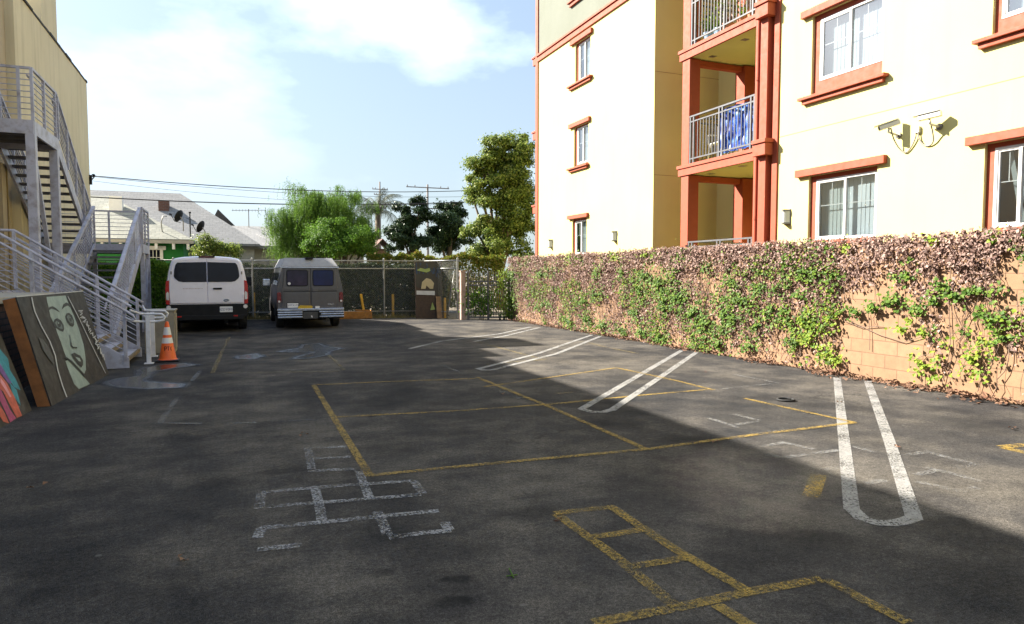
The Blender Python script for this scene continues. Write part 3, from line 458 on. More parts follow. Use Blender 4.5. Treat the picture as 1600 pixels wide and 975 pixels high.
def nz(x, y, z): return noise.noise(V((x,y,z)))
def blobv(y, z, L, sh=1.):
    b = 0.
    for cy, cz, ry, rz in L:
        d = ((y-cy)/ry)**2 + ((z-cz)/rz)**2
        if d < 2.2: b = max(b, min(1., (1.35-d*sh)/.6))
    return b
dry = MB(); grn = MB(); lime = MB(); tw = MB()
N = 0
for i in range(125000):
    y = 2.2 + 19.7*rnd.random()**1.15; z = 2.16*rnd.random()
    far = min(1., max(0., (y-9)/6))
    n1 = nz(y*1.1, z*1.1, 3.1) + .5*nz(y*3.1, z*3.1, 7.7)
    den = (.16 + .75*min(1., max(0., (z-.35)/1.35)) + .42*far*(1-abs(z-.8)/1.6)) * (.72 + 1.35*n1)
    if y < 7 and z < 1.3: den -= .15
    if z > 1.85: den += .25
    den -= .9*max(0., blobv(y, z, BARE))
    gb = blobv(y, z, GREEN)
    if gb > 0 and rnd.random() < .8*gb: den *= .45
    if rnd.random() > den*.75: continue
    th = .012 + .07*rnd.random()**1.5 + (.10*rnd.random() if z > 1.7 else 0)
    nn = V((-1, rnd.uniform(-.9,.9), rnd.uniform(-.5,1.1)))
    leaf(dry, V((WX - th, y, z)), nn, rnd.uniform(.018,.034)+.045*rnd.random()**2.2, rnd.uniform(.5,1.), fold=rnd.uniform(-.35,.45))
for i in range(5200):          # over the coping
    y = 2.2 + 19.7*rnd.random(); h = .5+.5*nz(y*1.7,0,9)
    leaf(dry, V((WX+.1+rnd.uniform(-.2,.2), y, 2.05+rnd.random()**2*.16*h)), (rnd.uniform(-1,1),rnd.uniform(-1,1),rnd.uniform(0,1.2)), rnd.uniform(.03,.08))
for cy, cz, ry, rz in GREEN:
    n = int(30 + 1250*ry*rz*3.14)
    L = lime if (cz > 1.95 or (5.6 < cy < 9.0 and cz < 1.0 and rnd.random() < .8)) else grn
    for i in range(n):
        a = rnd.uniform(0, 6.283); r = abs(rnd.gauss(0,.75))*1.2
        y = cy + ry*r*math.cos(a); z = cz + rz*r*math.sin(a)
        if z < .03 or nz(y*5, z*5, 1)+.5*nz(y*13,z*13,4) < -.12: continue
        leaf(L if rnd.random() < .8 else grn, V((WX-.04-.09*rnd.random(), y, z)), (-1, rnd.uniform(-.8,.5), rnd.uniform(.0,1.3)), rnd.uniform(.028,.068), .95, fold=rnd.uniform(-.1,.3))
for i in range(15000):          # thin green flecks through the dry growth
    y = 2.2 + 19.7*rnd.random(); z = 2.14*rnd.random()
    if nz(y*.9+5, z*1.4, 2.) + .35*nz(y*4, z*4, 5) < .16 or blobv(y,z,BARE) > .1: continue
    leaf(grn if rnd.random() < .8 else lime, V((WX-.05-.1*rnd.random(), y, z)), (-1, rnd.uniform(-.8,.5), rnd.uniform(0,1.3)), rnd.uniform(.035,.07), .9)
for i in range(900):
    y = 2.2+19.6*rnd.random(); z = rnd.uniform(.7,2.08); pts = []
    if blobv(y, z-.3, BARE) > .15 or blobv(y, z-.7, BARE) > .15: continue
    x = WX-.015-rnd.random()*.07
    for k in range(9):
        pts.append((x + rnd.uniform(-.015,.015), y, max(.02,z)))
        y += rnd.uniform(-.09,.09); z -= rnd.uniform(.02,.18)
        if z < .02: break
    if len(pts) > 2: tw.tube(pts, rnd.uniform(.002,.0055), 4, cap=False)
for pts in ([(8.1,1.45),(8.0,1.05),(7.9,.86),(7.6,.78),(7.2,.83)],[(8.2,1.1),(7.95,.95),(7.6,1.0),(7.35,1.15)],[(7.9,.9),(7.3,.7),(6.9,.62),(6.6,.72)],[(7.5,1.0),(7.45,.7),(7.43,.45)],[(6.2,1.9),(6.25,1.3),(6.2,.6),(6.3,.1)],[(8.15,1.5),(8.1,1.0),(8.12,.5),(8.1,.03)]):
    tw.tube([(WX-.03, y+rnd.uniform(-.02,.02), z) for y, z in pts], .005, 5, cap=False)
tag(dry.build('dry_ivy', M['leaf_dry']), 'mass of dry brown ivy leaves clinging to the block wall', 'ivy', kind='stuff')
grn.build('green_ivy', M['leaf_green']); tag(bpy.data.objects['green_ivy'], 'patches of green ivy among dry leaves on the block wall', 'ivy', kind='stuff')
tag(lime.build('young_ivy', M['leaf_lime']), 'bright lime young ivy shoots on the block wall', 'ivy', kind='stuff')
tag(tw.build('ivy_stems', M['twig']), 'bare brown ivy stems hanging on the block wall', 'ivy', kind='stuff')
li = MB()
for i in range(5200):
    y = 2 + 19.8*rnd.random(); h = .5+nz(y*1.3,4,2)
    if y > 8.3: h *= .55
    if rnd.random() > h*1.3: continue
    x = WX - .02 - abs(rnd.gauss(0,.16))*(.5+h)
    leaf(li, V((x,y,.012+rnd.random()*.05)), (rnd.uniform(-.7,.7),rnd.uniform(-.7,.7),1), rnd.uniform(.035,.075), fold=rnd.uniform(-.3,.4))
for x, y in ((-.31,4.13),(1.9,3.9),(4.2,5.2),(5.6,4.4),(6.9,6.2),(-1.4,6.0),(3.3,8.4),(.6,7.0),(7.4,4.5),(6.2,3.1)):
    for k in range(3): leaf(li, V((x+rnd.uniform(-.04,.04),y+rnd.uniform(-.04,.04),.014)), (rnd.uniform(-.4,.4),rnd.uniform(-.4,.4),1), rnd.uniform(.03,.05))
tag(li.build('fallen_leaves', M['leaf_litter']), 'brown fallen leaves gathered along the foot of the block wall', 'leaves', kind='stuff')

# ================================================================ apartment building
XF = 10.0
apt = thing('apartment_building', (XF, 10.7, 0), 'tall cream stucco apartment building with terracotta trim and stacked balconies', 'building')

def holed(mb, y0, y1, z0, z1, holes, x, depth):
    """facade sheet facing -x with openings and their reveals"""
    ys = sorted({y0,y1}|{h[0] for h in holes}|{h[1] for h in holes}); zs = sorted({z0,z1}|{h[2] for h in holes}|{h[3] for h in holes})
    for i in range(len(ys)-1):
        for j in range(len(zs)-1):
            cy, cz = (ys[i]+ys[i+1])/2, (zs[j]+zs[j+1])/2
            if any(h[0] < cy < h[1] and h[2] < cz < h[3] for h in holes): continue
            mb.quad((x,ys[i],zs[j]),(x,ys[i],zs[j+1]),(x,ys[i+1],zs[j+1]),(x,ys[i+1],zs[j]))
    for a, b, c, d in holes:
        X = x+depth
        mb.quad((x,a,c),(X,a,c),(X,a,d),(x,a,d)); mb.quad((x,b,c),(x,b,d),(X,b,d),(X,b,c))
        mb.quad((x,a,c),(x,b,c),(X,b,c),(X,a,c)); mb.quad((x,a,d),(X,a,d),(X,b,d),(x,b,d))

# hole (y0,y1,z0,z1), white frame (y0,y1,z0,z1), lintel, sill, position of the meeting stile
WR = [((8.36,9.83,2.12,3.41),(8.40,9.70,2.22,3.33),(8.18,10.10,3.415,3.55),None,.5),
      ((8.33,9.83,4.88,6.335),(8.36,9.69,5.13,6.24),(8.15,10.05,6.34,6.47),(8.2,10.05,4.75,4.88),.5),
      ((5.00,6.60,2.10,3.45),(5.05,6.49,2.25,3.38),(4.8,6.84,3.455,3.58),None,.76),
      ((5.00,6.56,4.94,6.335),(5.05,6.47,5.16,6.26),(4.8,6.8,6.34,6.47),(4.8,6.77,4.80,4.935),.5),
      ((8.36,9.83,7.6,8.9),(8.40,9.70,7.75,8.8),(8.18,10.1,8.9,9.03),(8.2,10.05,7.47,7.6),.5)]
WL = [((18.33,19.30,7.5,8.715),(18.36,19.15,7.54,8.66),(18.18,19.56,8.72,8.86),(18.18,19.69,7.36,7.49),.5),
      ((18.42,19.36,4.93,6.165),(18.45,19.24,5.0,6.12),(18.28,19.63,6.17,6.30),(18.36,19.68,4.80,4.92),.5),
      ((18.50,19.45,2.1,3.315),(18.54,19.34,2.2,3.25),(18.37,19.68,3.32,3.44),None,.5),
      ((18.33,19.30,10.1,11.3),(18.36,19.15,10.2,11.25),(18.18,19.56,11.3,11.43),(18.18,19.69,9.93,10.09),.5)]
fr = MB()
holed(fr, 1.2, 10.7, 0, 13, [w_[0] for w_ in WR], XF, .10)
holed(fr, 14.95, 22.2, 0, 8.95, [w_[0] for w_ in WL[:3]], XF, .10)
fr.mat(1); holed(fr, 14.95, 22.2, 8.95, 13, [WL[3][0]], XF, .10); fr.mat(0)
fr.quad((XF,14.95,0),(XF,14.95,13),(24,14.95,13),(24,14.95,0))       # return wall beside the balconies
fr.quad((XF,22.2,0),(24,22.2,0),(24,22.2,13),(XF,22.2,13))
fr.quad((XF,10.7,0),(24,10.7,0),(24,10.7,13),(XF,10.7,13))
fr.quad((12.0,10.7,0),(12.0,10.7,13),(12.0,14.95,13),(12.0,14.95,0))
fr.quad((XF,1.2,0),(XF,1.2,13),(24,1.2,13),(24,1.2,0)); fr.quad((24,1.2,0),(24,1.2,13),(24,22.2,13),(24,22.2,0))
fr.quad((XF,1.2,13),(XF,22.2,13),(24,22.2,13),(24,1.2,13))
fr.build('wall', [M['cream'], M['sage']], apt)
tr = MB().box(XF-.05, XF+.02, 14.93, 22.1, 8.95, 9.12); tr.box(XF-.09, XF+.02, 14.91, 22.12, 9.12, 9.19)
tr.build('belt_course', M['trim'], apt, bevel=.006)
tr = MB().box(XF-.04, XF+.12, 22.06, 22.26, 0, 13)
tr.build('corner_board', M['trim'], apt, bevel=.006)
for z in (3.85, 6.45, 9.05, 11.7):
    b = MB().box(XF+.02, XF+.9, 22.27, 22.62, z-.10, z+.14); b.box(XF-.01, XF+.95, 22.265, 22.67, z+.14, z+.20); b.build('cornice_block', M['trim'], apt, bevel=.006)
tr = MB().box(XF-.035, XF+.06, 10.62, 10.76, 0, 13); tr.build('edge_board', M['trim'], apt, bevel=.005)
for z, y0, y1 in ((4.27,1.3,10.6),(6.9,1.3,10.6)):
    MB().box(XF-.0025, XF+.01, y0, y1, z, z+.012).build('control_joint', M['joint'], apt)
for z in (4.12, 6.72):
    MB().box(XF+.02, 12.0, 14.9475, 14.96, z, z+.012).build('control_joint', M['joint'], apt)

def window(hole, frm, lin, sill, mul, muntin=True, curtain=False, fixed=True):
    y0,y1,z0,z1 = frm; hy0,hy1,hz0,hz1 = hole
    X0 = XF+.05
    f = MB()                                   # white vinyl frame
    t_ = .045
    f.box(X0, X0+.06, y0, y1, z0, z0+t_); f.box(X0, X0+.06, y0, y1, z1-t_, z1)
    f.box(X0, X0+.06, y0, y0+t_, z0+t_, z1-t_); f.box(X0, X0+.06, y1-t_, y1, z0+t_, z1-t_)
    ym = y1 - (y1-y0)*(1-mul) if mul != .5 else (y0+y1)/2
    f.box(X0-.004, X0+.055, ym-.024, ym+.024, z0+t_, z1-t_)
    # sliding sash set inside the far half
    f.box(X0+.012, X0+.05, ym+.024, y1-t_, z0+t_, z0+t_+.022); f.box(X0+.012, X0+.05, ym+.024, y1-t_, z1-t_-.022, z1-t_)
    f.box(X0+.012, X0+.05, y1-t_-.022, y1-t_, z0+t_+.022, z1-t_-.022)
    wo = f.build('window', M['vinyl'], apt, bevel=.004)
    MB().quad((X0+.03,y0+t_,z0+t_),(X0+.03,y0+t_,z1-t_),(X0+.03,y1-t_,z1-t_),(X0+.03,y1-t_,z0+t_)).build('pane', M['glass'], wo)
    if muntin:
        m_ = MB(); zc = z0 + (z1-z0)*.56
        for a, b in ((y0+t_, ym-.024), (ym+.024, y1-t_)):
            m_.box(X0+.036, X0+.044, a, b, zc, zc+.014)
            c = (a+b)/2
            m_.box(X0+.036, X0+.044, c-.006, c+.006, zc+.0145, z1-t_)
        m_.build('muntin', M['vinyl'], wo)
    ca = MB()                                  # painted casing recessed in the opening
    ca.box(X0+.008, X0+.05, hy0+.001, hy1-.001, hz0+.001, z0-.001) if z0-hz0 > .02 else None
    ca.box(X0+.008, X0+.05, y1+.001, hy1-.001, z0, hz1-.001)
    if hz1-z1 > .01: ca.box(X0+.008, X0+.05, hy0+.001, y1, z1+.001, hz1-.001)
    if y0-hy0 > .01: ca.box(X0+.008, X0+.05, hy0+.001, y0-.001, z0, z1)
    ca.build('casing', M['trim'], wo)
    if lin:
        MB().box(XF-.085, XF+.03, lin[0], lin[1], lin[2], lin[3]).build('lintel', M['trim'], wo, bevel=.006)
    if sill:
        s = MB().box(XF-.07, XF+.03, sill[0]+.06, sill[1]-.06, sill[2], sill[3]-.055); s.box(XF-.12, XF+.03, sill[0], sill[1], sill[3]-.054, sill[3])
        s.build('sill', M['trim'], wo, bevel=.006)
    bl = MB(); n = int((y1-y0)/.082); xb = XF+.20
    for i in range(n):
        y = y0 + (i+.5)*(y1-y0)/n
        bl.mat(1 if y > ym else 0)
        if curtain and .50 < (y-y0)/(y1-y0) < .99:
            k = (y-y0)/(y1-y0)                # slats hanging askew in the open sash
            if i % 2 == 0: continue
            bl.bar((xb, y+.02, z1), (xb-.05, y-.20*rnd.uniform(.4,1.2), z0+.05), .06, .004, (1,.5,0))
        else:
            dx, dy = .004, .0445
            bl.prism([(xb-dx,y-dy,z0+.01),(xb+dx,y+dy,z0+.01),(xb+dx,y+dy,z1-.03),(xb-dx,y-dy,z1-.03)], (.003,0,0))
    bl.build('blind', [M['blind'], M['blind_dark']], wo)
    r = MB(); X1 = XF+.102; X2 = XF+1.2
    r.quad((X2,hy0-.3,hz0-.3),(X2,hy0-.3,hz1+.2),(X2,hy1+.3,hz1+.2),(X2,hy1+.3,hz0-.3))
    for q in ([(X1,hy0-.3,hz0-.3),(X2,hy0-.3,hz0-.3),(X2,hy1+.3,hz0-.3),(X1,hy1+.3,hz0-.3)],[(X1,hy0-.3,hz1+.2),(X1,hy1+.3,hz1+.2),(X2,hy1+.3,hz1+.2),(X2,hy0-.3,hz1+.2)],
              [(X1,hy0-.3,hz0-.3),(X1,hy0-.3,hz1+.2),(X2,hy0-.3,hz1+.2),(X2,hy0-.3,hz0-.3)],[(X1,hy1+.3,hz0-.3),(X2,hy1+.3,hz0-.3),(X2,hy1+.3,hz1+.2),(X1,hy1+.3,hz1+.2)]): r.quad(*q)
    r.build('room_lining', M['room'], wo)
for i, w_ in enumerate(WR): window(*w_, curtain=(i == 2))
for w_ in WL: window(*w_, muntin=True)

# balconies
DECK = [1.25, 4.17, 6.88, 9.58]
for k, z in enumerate(DECK):
    s = MB().mat(0).box(XF+.03, 11.995, 11.2, 13.86, z-.22, z-.0); 
    so = s.build('balcony_slab', M['cream'], apt)
    fa = MB().box(XF-.03, XF+.029, 11.28, 13.87, z-.245, z-.075); fa.box(XF-.055, XF+.029, 11.28, 13.90, z-.073, z+.004)
    fa.box(XF+.03, 11.99, 13.861, 13.885, z-.245, z+.004)
    fa.build('fascia', M['trim'], so, bevel=.005)
    bt = z+.004; tp = (DECK[k+1]-.246) if k < 3 else 12.4
    MB().box(XF-.0, XF+.30, 13.50, 13.78, bt, tp).build('balcony_post', M['trim'], apt, bevel=.006)
    MB().box(11.58, 11.98, 13.46, 13.80, bt, tp).build('balcony_post', M['trim'], apt, bevel=.006)
    MB().box(XF+.301, 11.579, 13.55, 13.70, tp-.13, tp-.002).build('balcony_beam', M['trim'], apt)
    r = MB()
    t0, t1, b0 = z+1.075, z+.955, z+.10
    ya, yb, xr = 11.29, 13.46, XF+.0
    r.box(xr-.025, xr+.025, ya, yb, t0, t0+.035); r.box(xr-.018, xr+.018, ya, yb, t1, t1+.03); r.box(xr-.018, xr+.018, ya, yb, b0, b0+.03)
    for y in (ya+.02, ya+.12, 12.30, 12.41, 13.31, 13.43): r.box(xr-.02, xr+.02, y-.02, y+.02, z+.004, t0)
    y = ya+.2
    while y < yb-.2:
        if not 12.26 < y < 12.46: r.box(xr-.009, xr+.009, y-.009, y+.009, b0+.03, t1)
        y += .105
    rs = 13.44                                  # side railing
    r.box(xr+.31, 11.57, rs-.02, rs+.02, t0, t0+.035); r.box(xr+.31, 11.57, rs-.018, rs+.018, t1, t1+.03); r.box(xr+.31, 11.57, rs-.018, rs+.018, b0, b0+.03)
    x = xr+.36
    while x < 11.55: r.box(x-.009, x+.009, rs-.009, rs+.009, b0+.03, t1); x += .105
    r.build('balcony_railing', M['rail_grey'], apt)
    if 0 < k:
        l = MB().box(10.75, 11.0, 11.42, 11.62, z-.32, z-.222)
        lo = l.build('ceiling_light', M['lamp_lens'], so); 
        c = MB()
        for zz in (z-.32, z-.27, z-.235): c.box(10.735, 11.015, 11.405, 11.635, zz-.008, zz+.008)
        c.build('cage', M['black'], lo)
        for yy, xx in ((13.2,10.4),(12.0,10.3),): MB().box(xx, xx+.14, yy, yy+.14, z-.226, z-.219).build('soffit_vent', M['bronze'], so)
# column group at the near end of the balconies
MB().box(XF-.04, XF+.16, 11.09, 11.27, 0, 13).build('pilaster', M['trim'], apt, bevel=.006)
MB().box(XF-.12, XF+.20, 10.84, 11.04, 0, 13).build('column', M['trim'], apt, bevel=.006)
for k, z in enumerate(DECK):
    c = MB().box(XF-.24, XF+.22, 10.73, 11.085, z-.22, z+.02); c.box(XF-.27, XF+.22, 10.70, 11.088, z+.02, z+.10)
    c.build('column_cap', M['trim'], apt, bevel=.008)
dp = MB().tube([(XF-.075, 11.15, .1),(XF-.075, 11.15, 12.9)], .028, 10)
for z in (.9, 2.7, 5.5, 8.2): dp.lathe((XF-.075,11.15,z), [(.04,0),(.04,.07)], 10)
dp.build('downpipe', M['trim'], apt, auto=35)
# wall lamps
def wall_lamp(y, z, label):
    o = thing('wall_lamp', (XF, y, z), label, 'lamp', 'wall lamps on the cream building')
    MB().box(XF-.015, XF-.0005, y-.085, y+.085, z-.15, z+.15).build('back_plate', M['bronze'], o, bevel=.004)
    b = MB(); n = 8
    pts = [(-.10*math.sin(math.pi*i/n)-.016, -.075+.15*i/n) for i in range(n+1)]
    b.prism([(XF+px, y+py, z-.11) for px, py in pts], (0,0,.22)); b.build('lens', M['lamp_lens'], o)
    for zz in (z-.14, z+.11):
        b = MB(); b.prism([(XF+px*1.15, y+py*1.1, zz) for px, py in pts], (0,0,.03)); b.build('cap', M['bronze'], o)
wall_lamp(10.34, 2.70, 'small wall lamp beside the balcony column and the large lower window')
wall_lamp(16.79, 2.65, 'small wall lamp between the narrow lowest window and the balconies')
wall_lamp(20.97, 2.61, 'small wall lamp near the far corner of the cream building')
# security cameras
def cam(y, z, aim, label):
    o = thing('security_camera', (XF, y, z), label, 'camera', 'security cameras on the cream wall')
    MB().lathe((XF-.0005, y, z), [(.05,0),(.05,.02),(.03,.03)], 16, (-1,0,0)).build('mount', M['bronze'], o, auto=35)
    c = V((XF-.20, y+.02, z+.15))
    a_ = MB().tube([(XF-.02,y,z),(XF-.15,y+.01,z+.02),(XF-.21,y+.02,z+.04),(c.x,c.y,c.z-.05)], .017, 8); a_.build('arm', M['camera_white'], o, smooth=True)
    d = V(aim).normalized(); s = d.cross(V((0,0,1))).normalized(); u = s.cross(d)
    h = MB(); L = .155
    def P(l, a, b): return c + d*l + s*a + u*b
    h.prism([P(-L,-.042,-.04),P(-L,.042,-.04),P(-L,.046,.016),P(-L,.024,.042),P(-L,-.024,.042),P(-L,-.046,.016)], d*(2*L))
    ho = h.build('housing', M['camera_white'], o, bevel=.006)
    v_ = MB(); v_.prism([P(-L*.9,-.056,.052),P(-L*.9,.056,.052),P(-L*.9,.054,.040),P(-L*.9,.024,.045),P(-L*.9,-.024,.045),P(-L*.9,-.054,.040)], d*(2*L+.06)); v_.build('sun_visor', M['camera_white'], o)
    f = MB(); q = c + d*(L+.001); f.lathe(q, [(.030,0),(.028,.008)], 16, d); f.build('lens', M['black'], ho)
    return c, d
c1, d1 = cam(7.98, 3.83, (-.75,.55,-.30), 'security camera tilted down nearest the lower sliding window')
c2, d2 = cam(7.29, 3.83, (-.35,.93,-.10), 'level security camera casting a shadow towards the right hand window')
jb = MB().box(XF-.05, XF-.001, 7.60, 7.68, 3.80, 3.90)
tag(jb.build('junction_box', M['camera_white'], bevel=.006), 'tiny white junction box between the two security cameras', 'junction box')
def cable(pts, label):
    mb = MB(); P = []
    pts = [V(p) for p in pts]
    for i in range(len(pts)-1):                    # catmull-rom
        p0, p1, p2, p3 = pts[max(i-1,0)], pts[i], pts[i+1], pts[min(i+2,len(pts)-1)]
        for k in range(6):
            q = k/6; P.append(.5*((2*p1)+(p2-p0)*q+(2*p0-5*p1+4*p2-p3)*q*q+(3*p1-p0-3*p2+p3)*q**3))
    P.append(pts[-1]); mb.tube(P, .011, 7); tag(mb.build('camera_cable', M['cable'], smooth=True), label, 'cable')
cable([(c1.x,c1.y-.03,c1.z-.05),(XF-.12,7.97,3.75),(XF-.05,7.92,3.60),(XF-.02,7.83,3.53),(XF-.02,7.74,3.60),(XF-.03,7.67,3.72),(XF-.03,7.66,3.80)], 'looping grey cable from the tilted security camera')
cable([(c2.x,c2.y,c2.z-.05),(XF-.10,7.33,3.75),(XF-.04,7.36,3.62),(XF-.02,7.44,3.57),(XF-.02,7.53,3.60),(XF-.03,7.60,3.70),(XF-.03,7.62,3.80)], 'looping grey cable from the level security camera')
# things on the balconies
tp = MB(); ny, nzz = 44, 26; z0, z1 = 4.26, 5.22
for s in (0, 1):
    for j in range(nzz+1):
        for i in range(ny+1):
            y = 11.36 + 1.14*i/ny; z = z1 - (z1-z0)*j/nzz
            k = j/nzz
            x = XF+.10 + .035*math.sin(y*23+2*k) + .05*nz(y*4, z*4, 2)*(.4+k) + .006*s
            if z < 4.42: x += .0
            tp.v.append((x, y + .03*nz(y*5,z*3,8), z + .05*nz(y*3,z*2,4)*(1-k)))
nn_ = (ny+1)*(nzz+1)
for s in (0,1):
    for j in range(nzz):
        for i in range(ny):
            a_ = s*nn_+j*(ny+1)+i; q = (a_, a_+1, a_+ny+2, a_+ny+1); tp.f.append(q if s else q[::-1]); tp.m.append(0)
tag(tp.build('blue_tarp', M['tarp'], smooth=True), 'crumpled blue and white tarp hung inside the middle balcony railing', 'tarp')
def chair(x, y, z, rz):
    o = thing('plastic_chair', (x, y, z), '', 'chair', 'white plastic chairs on the middle balcony')
    seat = MB(); seat.prism([(x-.22,y-.22,z+.42),(x+.22,y-.20,z+.42),(x+.22,y+.20,z+.42),(x-.22,y+.22,z+.42)], (0,0,.025)); seat.build('seat', M['plastic_white'], o, bevel=.008)
    for sx, sy in ((-1,-1),(-1,1),(1,-1),(1,1)):
        MB().tube([(x+sx*.20,y+sy*.20,z+.42),(x+sx*.25,y+sy*.25,z)], .025, 8, .018).build('leg', M['plastic_white'], o, smooth=True)
    b = MB()
    for i in range(6):
        yy = y-.19+.076*i; b.bar((x+.20,yy,z+.44),(x+.30,yy*.92+y*.08,z+.80+.03*math.sin(math.pi*i/5)), .05, .012, (1,0,0))
    b.tube([(x+.20,y-.23,z+.44),(x+.30,y-.21,z+.78),(x+.32,y-.10,z+.87),(x+.32,y+.10,z+.87),(x+.30,y+.21,z+.78),(x+.20,y+.23,z+.44)], .018, 8)
    b.build('backrest', M['plastic_white'], o)
    for sy in (-1,1): MB().tube([(x-.24,y+sy*.24,z+.42),(x-.24,y+sy*.27,z+.62),(x-.15,y+sy*.28,z+.66),(x+.26,y+sy*.25,z+.66)], .02, 8).build('armrest', M['plastic_white'], o, smooth=True)
    return o
ch1 = chair(10.55, 12.95, 4.175, 0); ch1['label'] = 'white plastic armchair on the middle balcony nearest its far post'
ch2 = copy_tree(ch1); ch2.location = (10.72, 12.62, 4.175+.0); ch2.rotation_euler.z = math.radians(200); ch2['label'] = 'white plastic armchair on the middle balcony next to the blue tarp'
def potplant(x, y, z, h, pm, lm, label, n=16, spread=.25):
    o = thing('potted_plant', (x, y, z), label, 'plant', 'potted plants on the upper balcony')
    MB().lathe((x,y,z), [(.09,0),(.12,.2),(.135,.21),(.135,.24),(.11,.24),(.105,.20)], 16).build('pot', pm, o, auto=35)
    f = MB()
    for i in range(n):
        a = rnd.uniform(0,6.28); l = h*rnd.uniform(.6,1.); p = V((x,y,z+.2)); pr = p.copy(); d = V((math.cos(a)*.5, math.sin(a)*.5, 1)); d.normalize(); wd = .022
        s = V((-math.sin(a), math.cos(a), 0))
        for k in range(4):
            q = pr + d*(l/4); f.quad(pr-s*wd*(1-k*.22), pr+s*wd*(1-k*.22), q+s*wd*(.78-k*.24), q-s*wd*(.78-k*.24)); pr = q; d = (d + V((math.cos(a)*.3, math.sin(a)*.3, -.28))*spread/.25).normalized()
    for i in range(n*5):
        leaf(f, V((x+rnd.gauss(0,.09), y+rnd.gauss(0,.09), z+.25+rnd.random()*h*.75)), (rnd.uniform(-1,1),rnd.uniform(-1,1),rnd.uniform(-.2,1)), rnd.uniform(.05,.10))
    f.build('foliage', lm, o)
zb = 6.885
potplant(10.25, 13.15, zb, .55, M['pot_blue'], M['leaf_green'], 'leafy potted plant drooping at the far end of the upper balcony')
potplant(10.28, 12.82, zb, .70, M['pot_blue'], M['leaf_lime'], 'lime green grassy plant in a blue pot on the upper balcony')
potplant(10.26, 12.50, zb, .50, M['terracotta'], M['leaf_dry'], 'dry reddish plant in a clay pot on the upper balcony')
potplant(10.30, 12.10, zb, .85, M['terracotta'], M['leaf_lime'], 'tall yellow green plant in the middle of the upper balcony')
potplant(10.27, 11.72, zb, .65, M['terracotta'], M['leaf_dry'], 'red leaved plant near the column end of the upper balcony')
# ================================================================ left building
lb = thing('stucco_building', (-4.6, 19.4, 0), 'tall windowless tan stucco building behind the grey metal stairs', 'building')
b = MB().box(-14, -4.6, 19.4, 28.05, 0, 8.24)
b.build('wall', M['tan'], lb)
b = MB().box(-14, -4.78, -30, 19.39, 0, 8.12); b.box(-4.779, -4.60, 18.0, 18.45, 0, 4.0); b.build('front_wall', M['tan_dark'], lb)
co = MB(); y = 19.4
while y < 28.0:                                   # uneven tile edge along the parapet
    l = rnd.uniform(.5,.9); co.box(-4.9, -4.57+rnd.uniform(-.02,.02), y, min(28.08, y+l), 8.24, 8.285+rnd.uniform(0,.03)); y += l+.004
co.build('parapet_cap', M['roof_dark'], lb)
MB().box(-6.2, -4.63, 22.15, 23.95, 8.24, 9.75).build('chimney', M['tan'], lb)
d = MB().box(-4.7795, -4.74, 16.55, 17.5, 1.30, 3.42); do = d.build('door', M['black'], lb)
MB().tube([(-4.72, 16.65, 2.3),(-4.70,16.65,2.3),(-4.70,16.75,2.3)], .012, 8).build('handle', M['chrome'], do)
MB().tube([(-4.59,18.3,4.3),(-4.585,18.32,3.2),(-4.585,18.28,1.2),(-4.585,18.3,.1)], .015, 6).build('conduit', M['joint'], lb)
ib = MB().box(-4.60, -4.52, 27.9, 28.0, 4.72, 5.05); 
ib.lathe((-4.47,27.95,4.98), [(.03,0),(.06,.02),(.03,.05),(.06,.08),(.03,.11)], 10); ib.bar((-4.55,27.95,4.86),(-4.45,27.95,4.98),.03,.03)
tag(ib.build('wire_bracket', M['black']), 'small dark wire bracket fixed at the far corner of the tan stucco building', 'bracket')

# ================================================================ tall escape stair
st = thing('escape_stair', (-2.9, 18.4, 0), 'two flight grey steel escape stair with an upper and a lower landing', 'staircase')
XA, XB = -4.52, -3.5                              # upper flight
XC, XD = -3.36, -2.3                              # lower flight
S = M['steel']
def rail(pts, z0, z1, nbar, posts, name='railing', hand=True, parent=st, w=.022, skip_top=False):
    """guard along a line: pts (x,y,zfloor) ends; nbar level bars; posts: fractions"""
    a, b = V(pts[0]), V(pts[1]); r = MB()
    for k in range(nbar):
        z = z0 + (z1-z0)*k/(nbar-1); o = V((0,0,z))
        top = k == nbar-1
        r.bar(a+o, b+o, .045 if top else .016, .045 if top else .016)
    for f in posts:
        p = a.lerp(b, f); r.bar(p+V((0,0,0)), p+V((0,0,z1)), .05, .05, (0,1,0))
    if hand:
        o = V((0,0,z1-.14)); r.tube([a+o+V((-.07,0,0)), b+o+V((-.07,0,0))], .02, 8)
        for f in posts: p = a.lerp(b, f)+o; r.bar(p, p+V((-.07,0,0)), .015, .015)
    return r.build(name, S, parent)
UZ = 4.50; LZ = 2.38
# upper landing, with its fascia channel
l = MB().box(-4.55, XB, 15.7, 17.65, UZ-.06, UZ); l.build('landing', M['tread'], st)
f = MB().box(-5.6, XB+.03, 15.66, 15.70, UZ-.24, UZ+.02); f.box(XB, XB+.04, 15.701, 17.68, UZ-.24, UZ+.02); f.box(-4.55, XB-.002, 17.651, 17.68, UZ-.24, UZ-.07)
f.build('fascia', S, st)
jo = MB()
for y in (16.1,16.6,17.1): jo.box(-4.55, XB-.002, y, y+.06, UZ-.2, UZ-.062)
jo.box(-5.6,-4.56,15.71,17.6,UZ-.06,UZ)
jo.build('joist', M['tread'], st)
rail([(-5.6,15.70,UZ+.02),(XB+.02,15.70,UZ+.02)], .10, .98, 9, (.0,.3,.55,.9,1), hand=False)
rail([(XB+.02,15.70,UZ+.02),(XB+.02,17.66,UZ+.02)], .10, .98, 9, (.45,.93), hand=True)
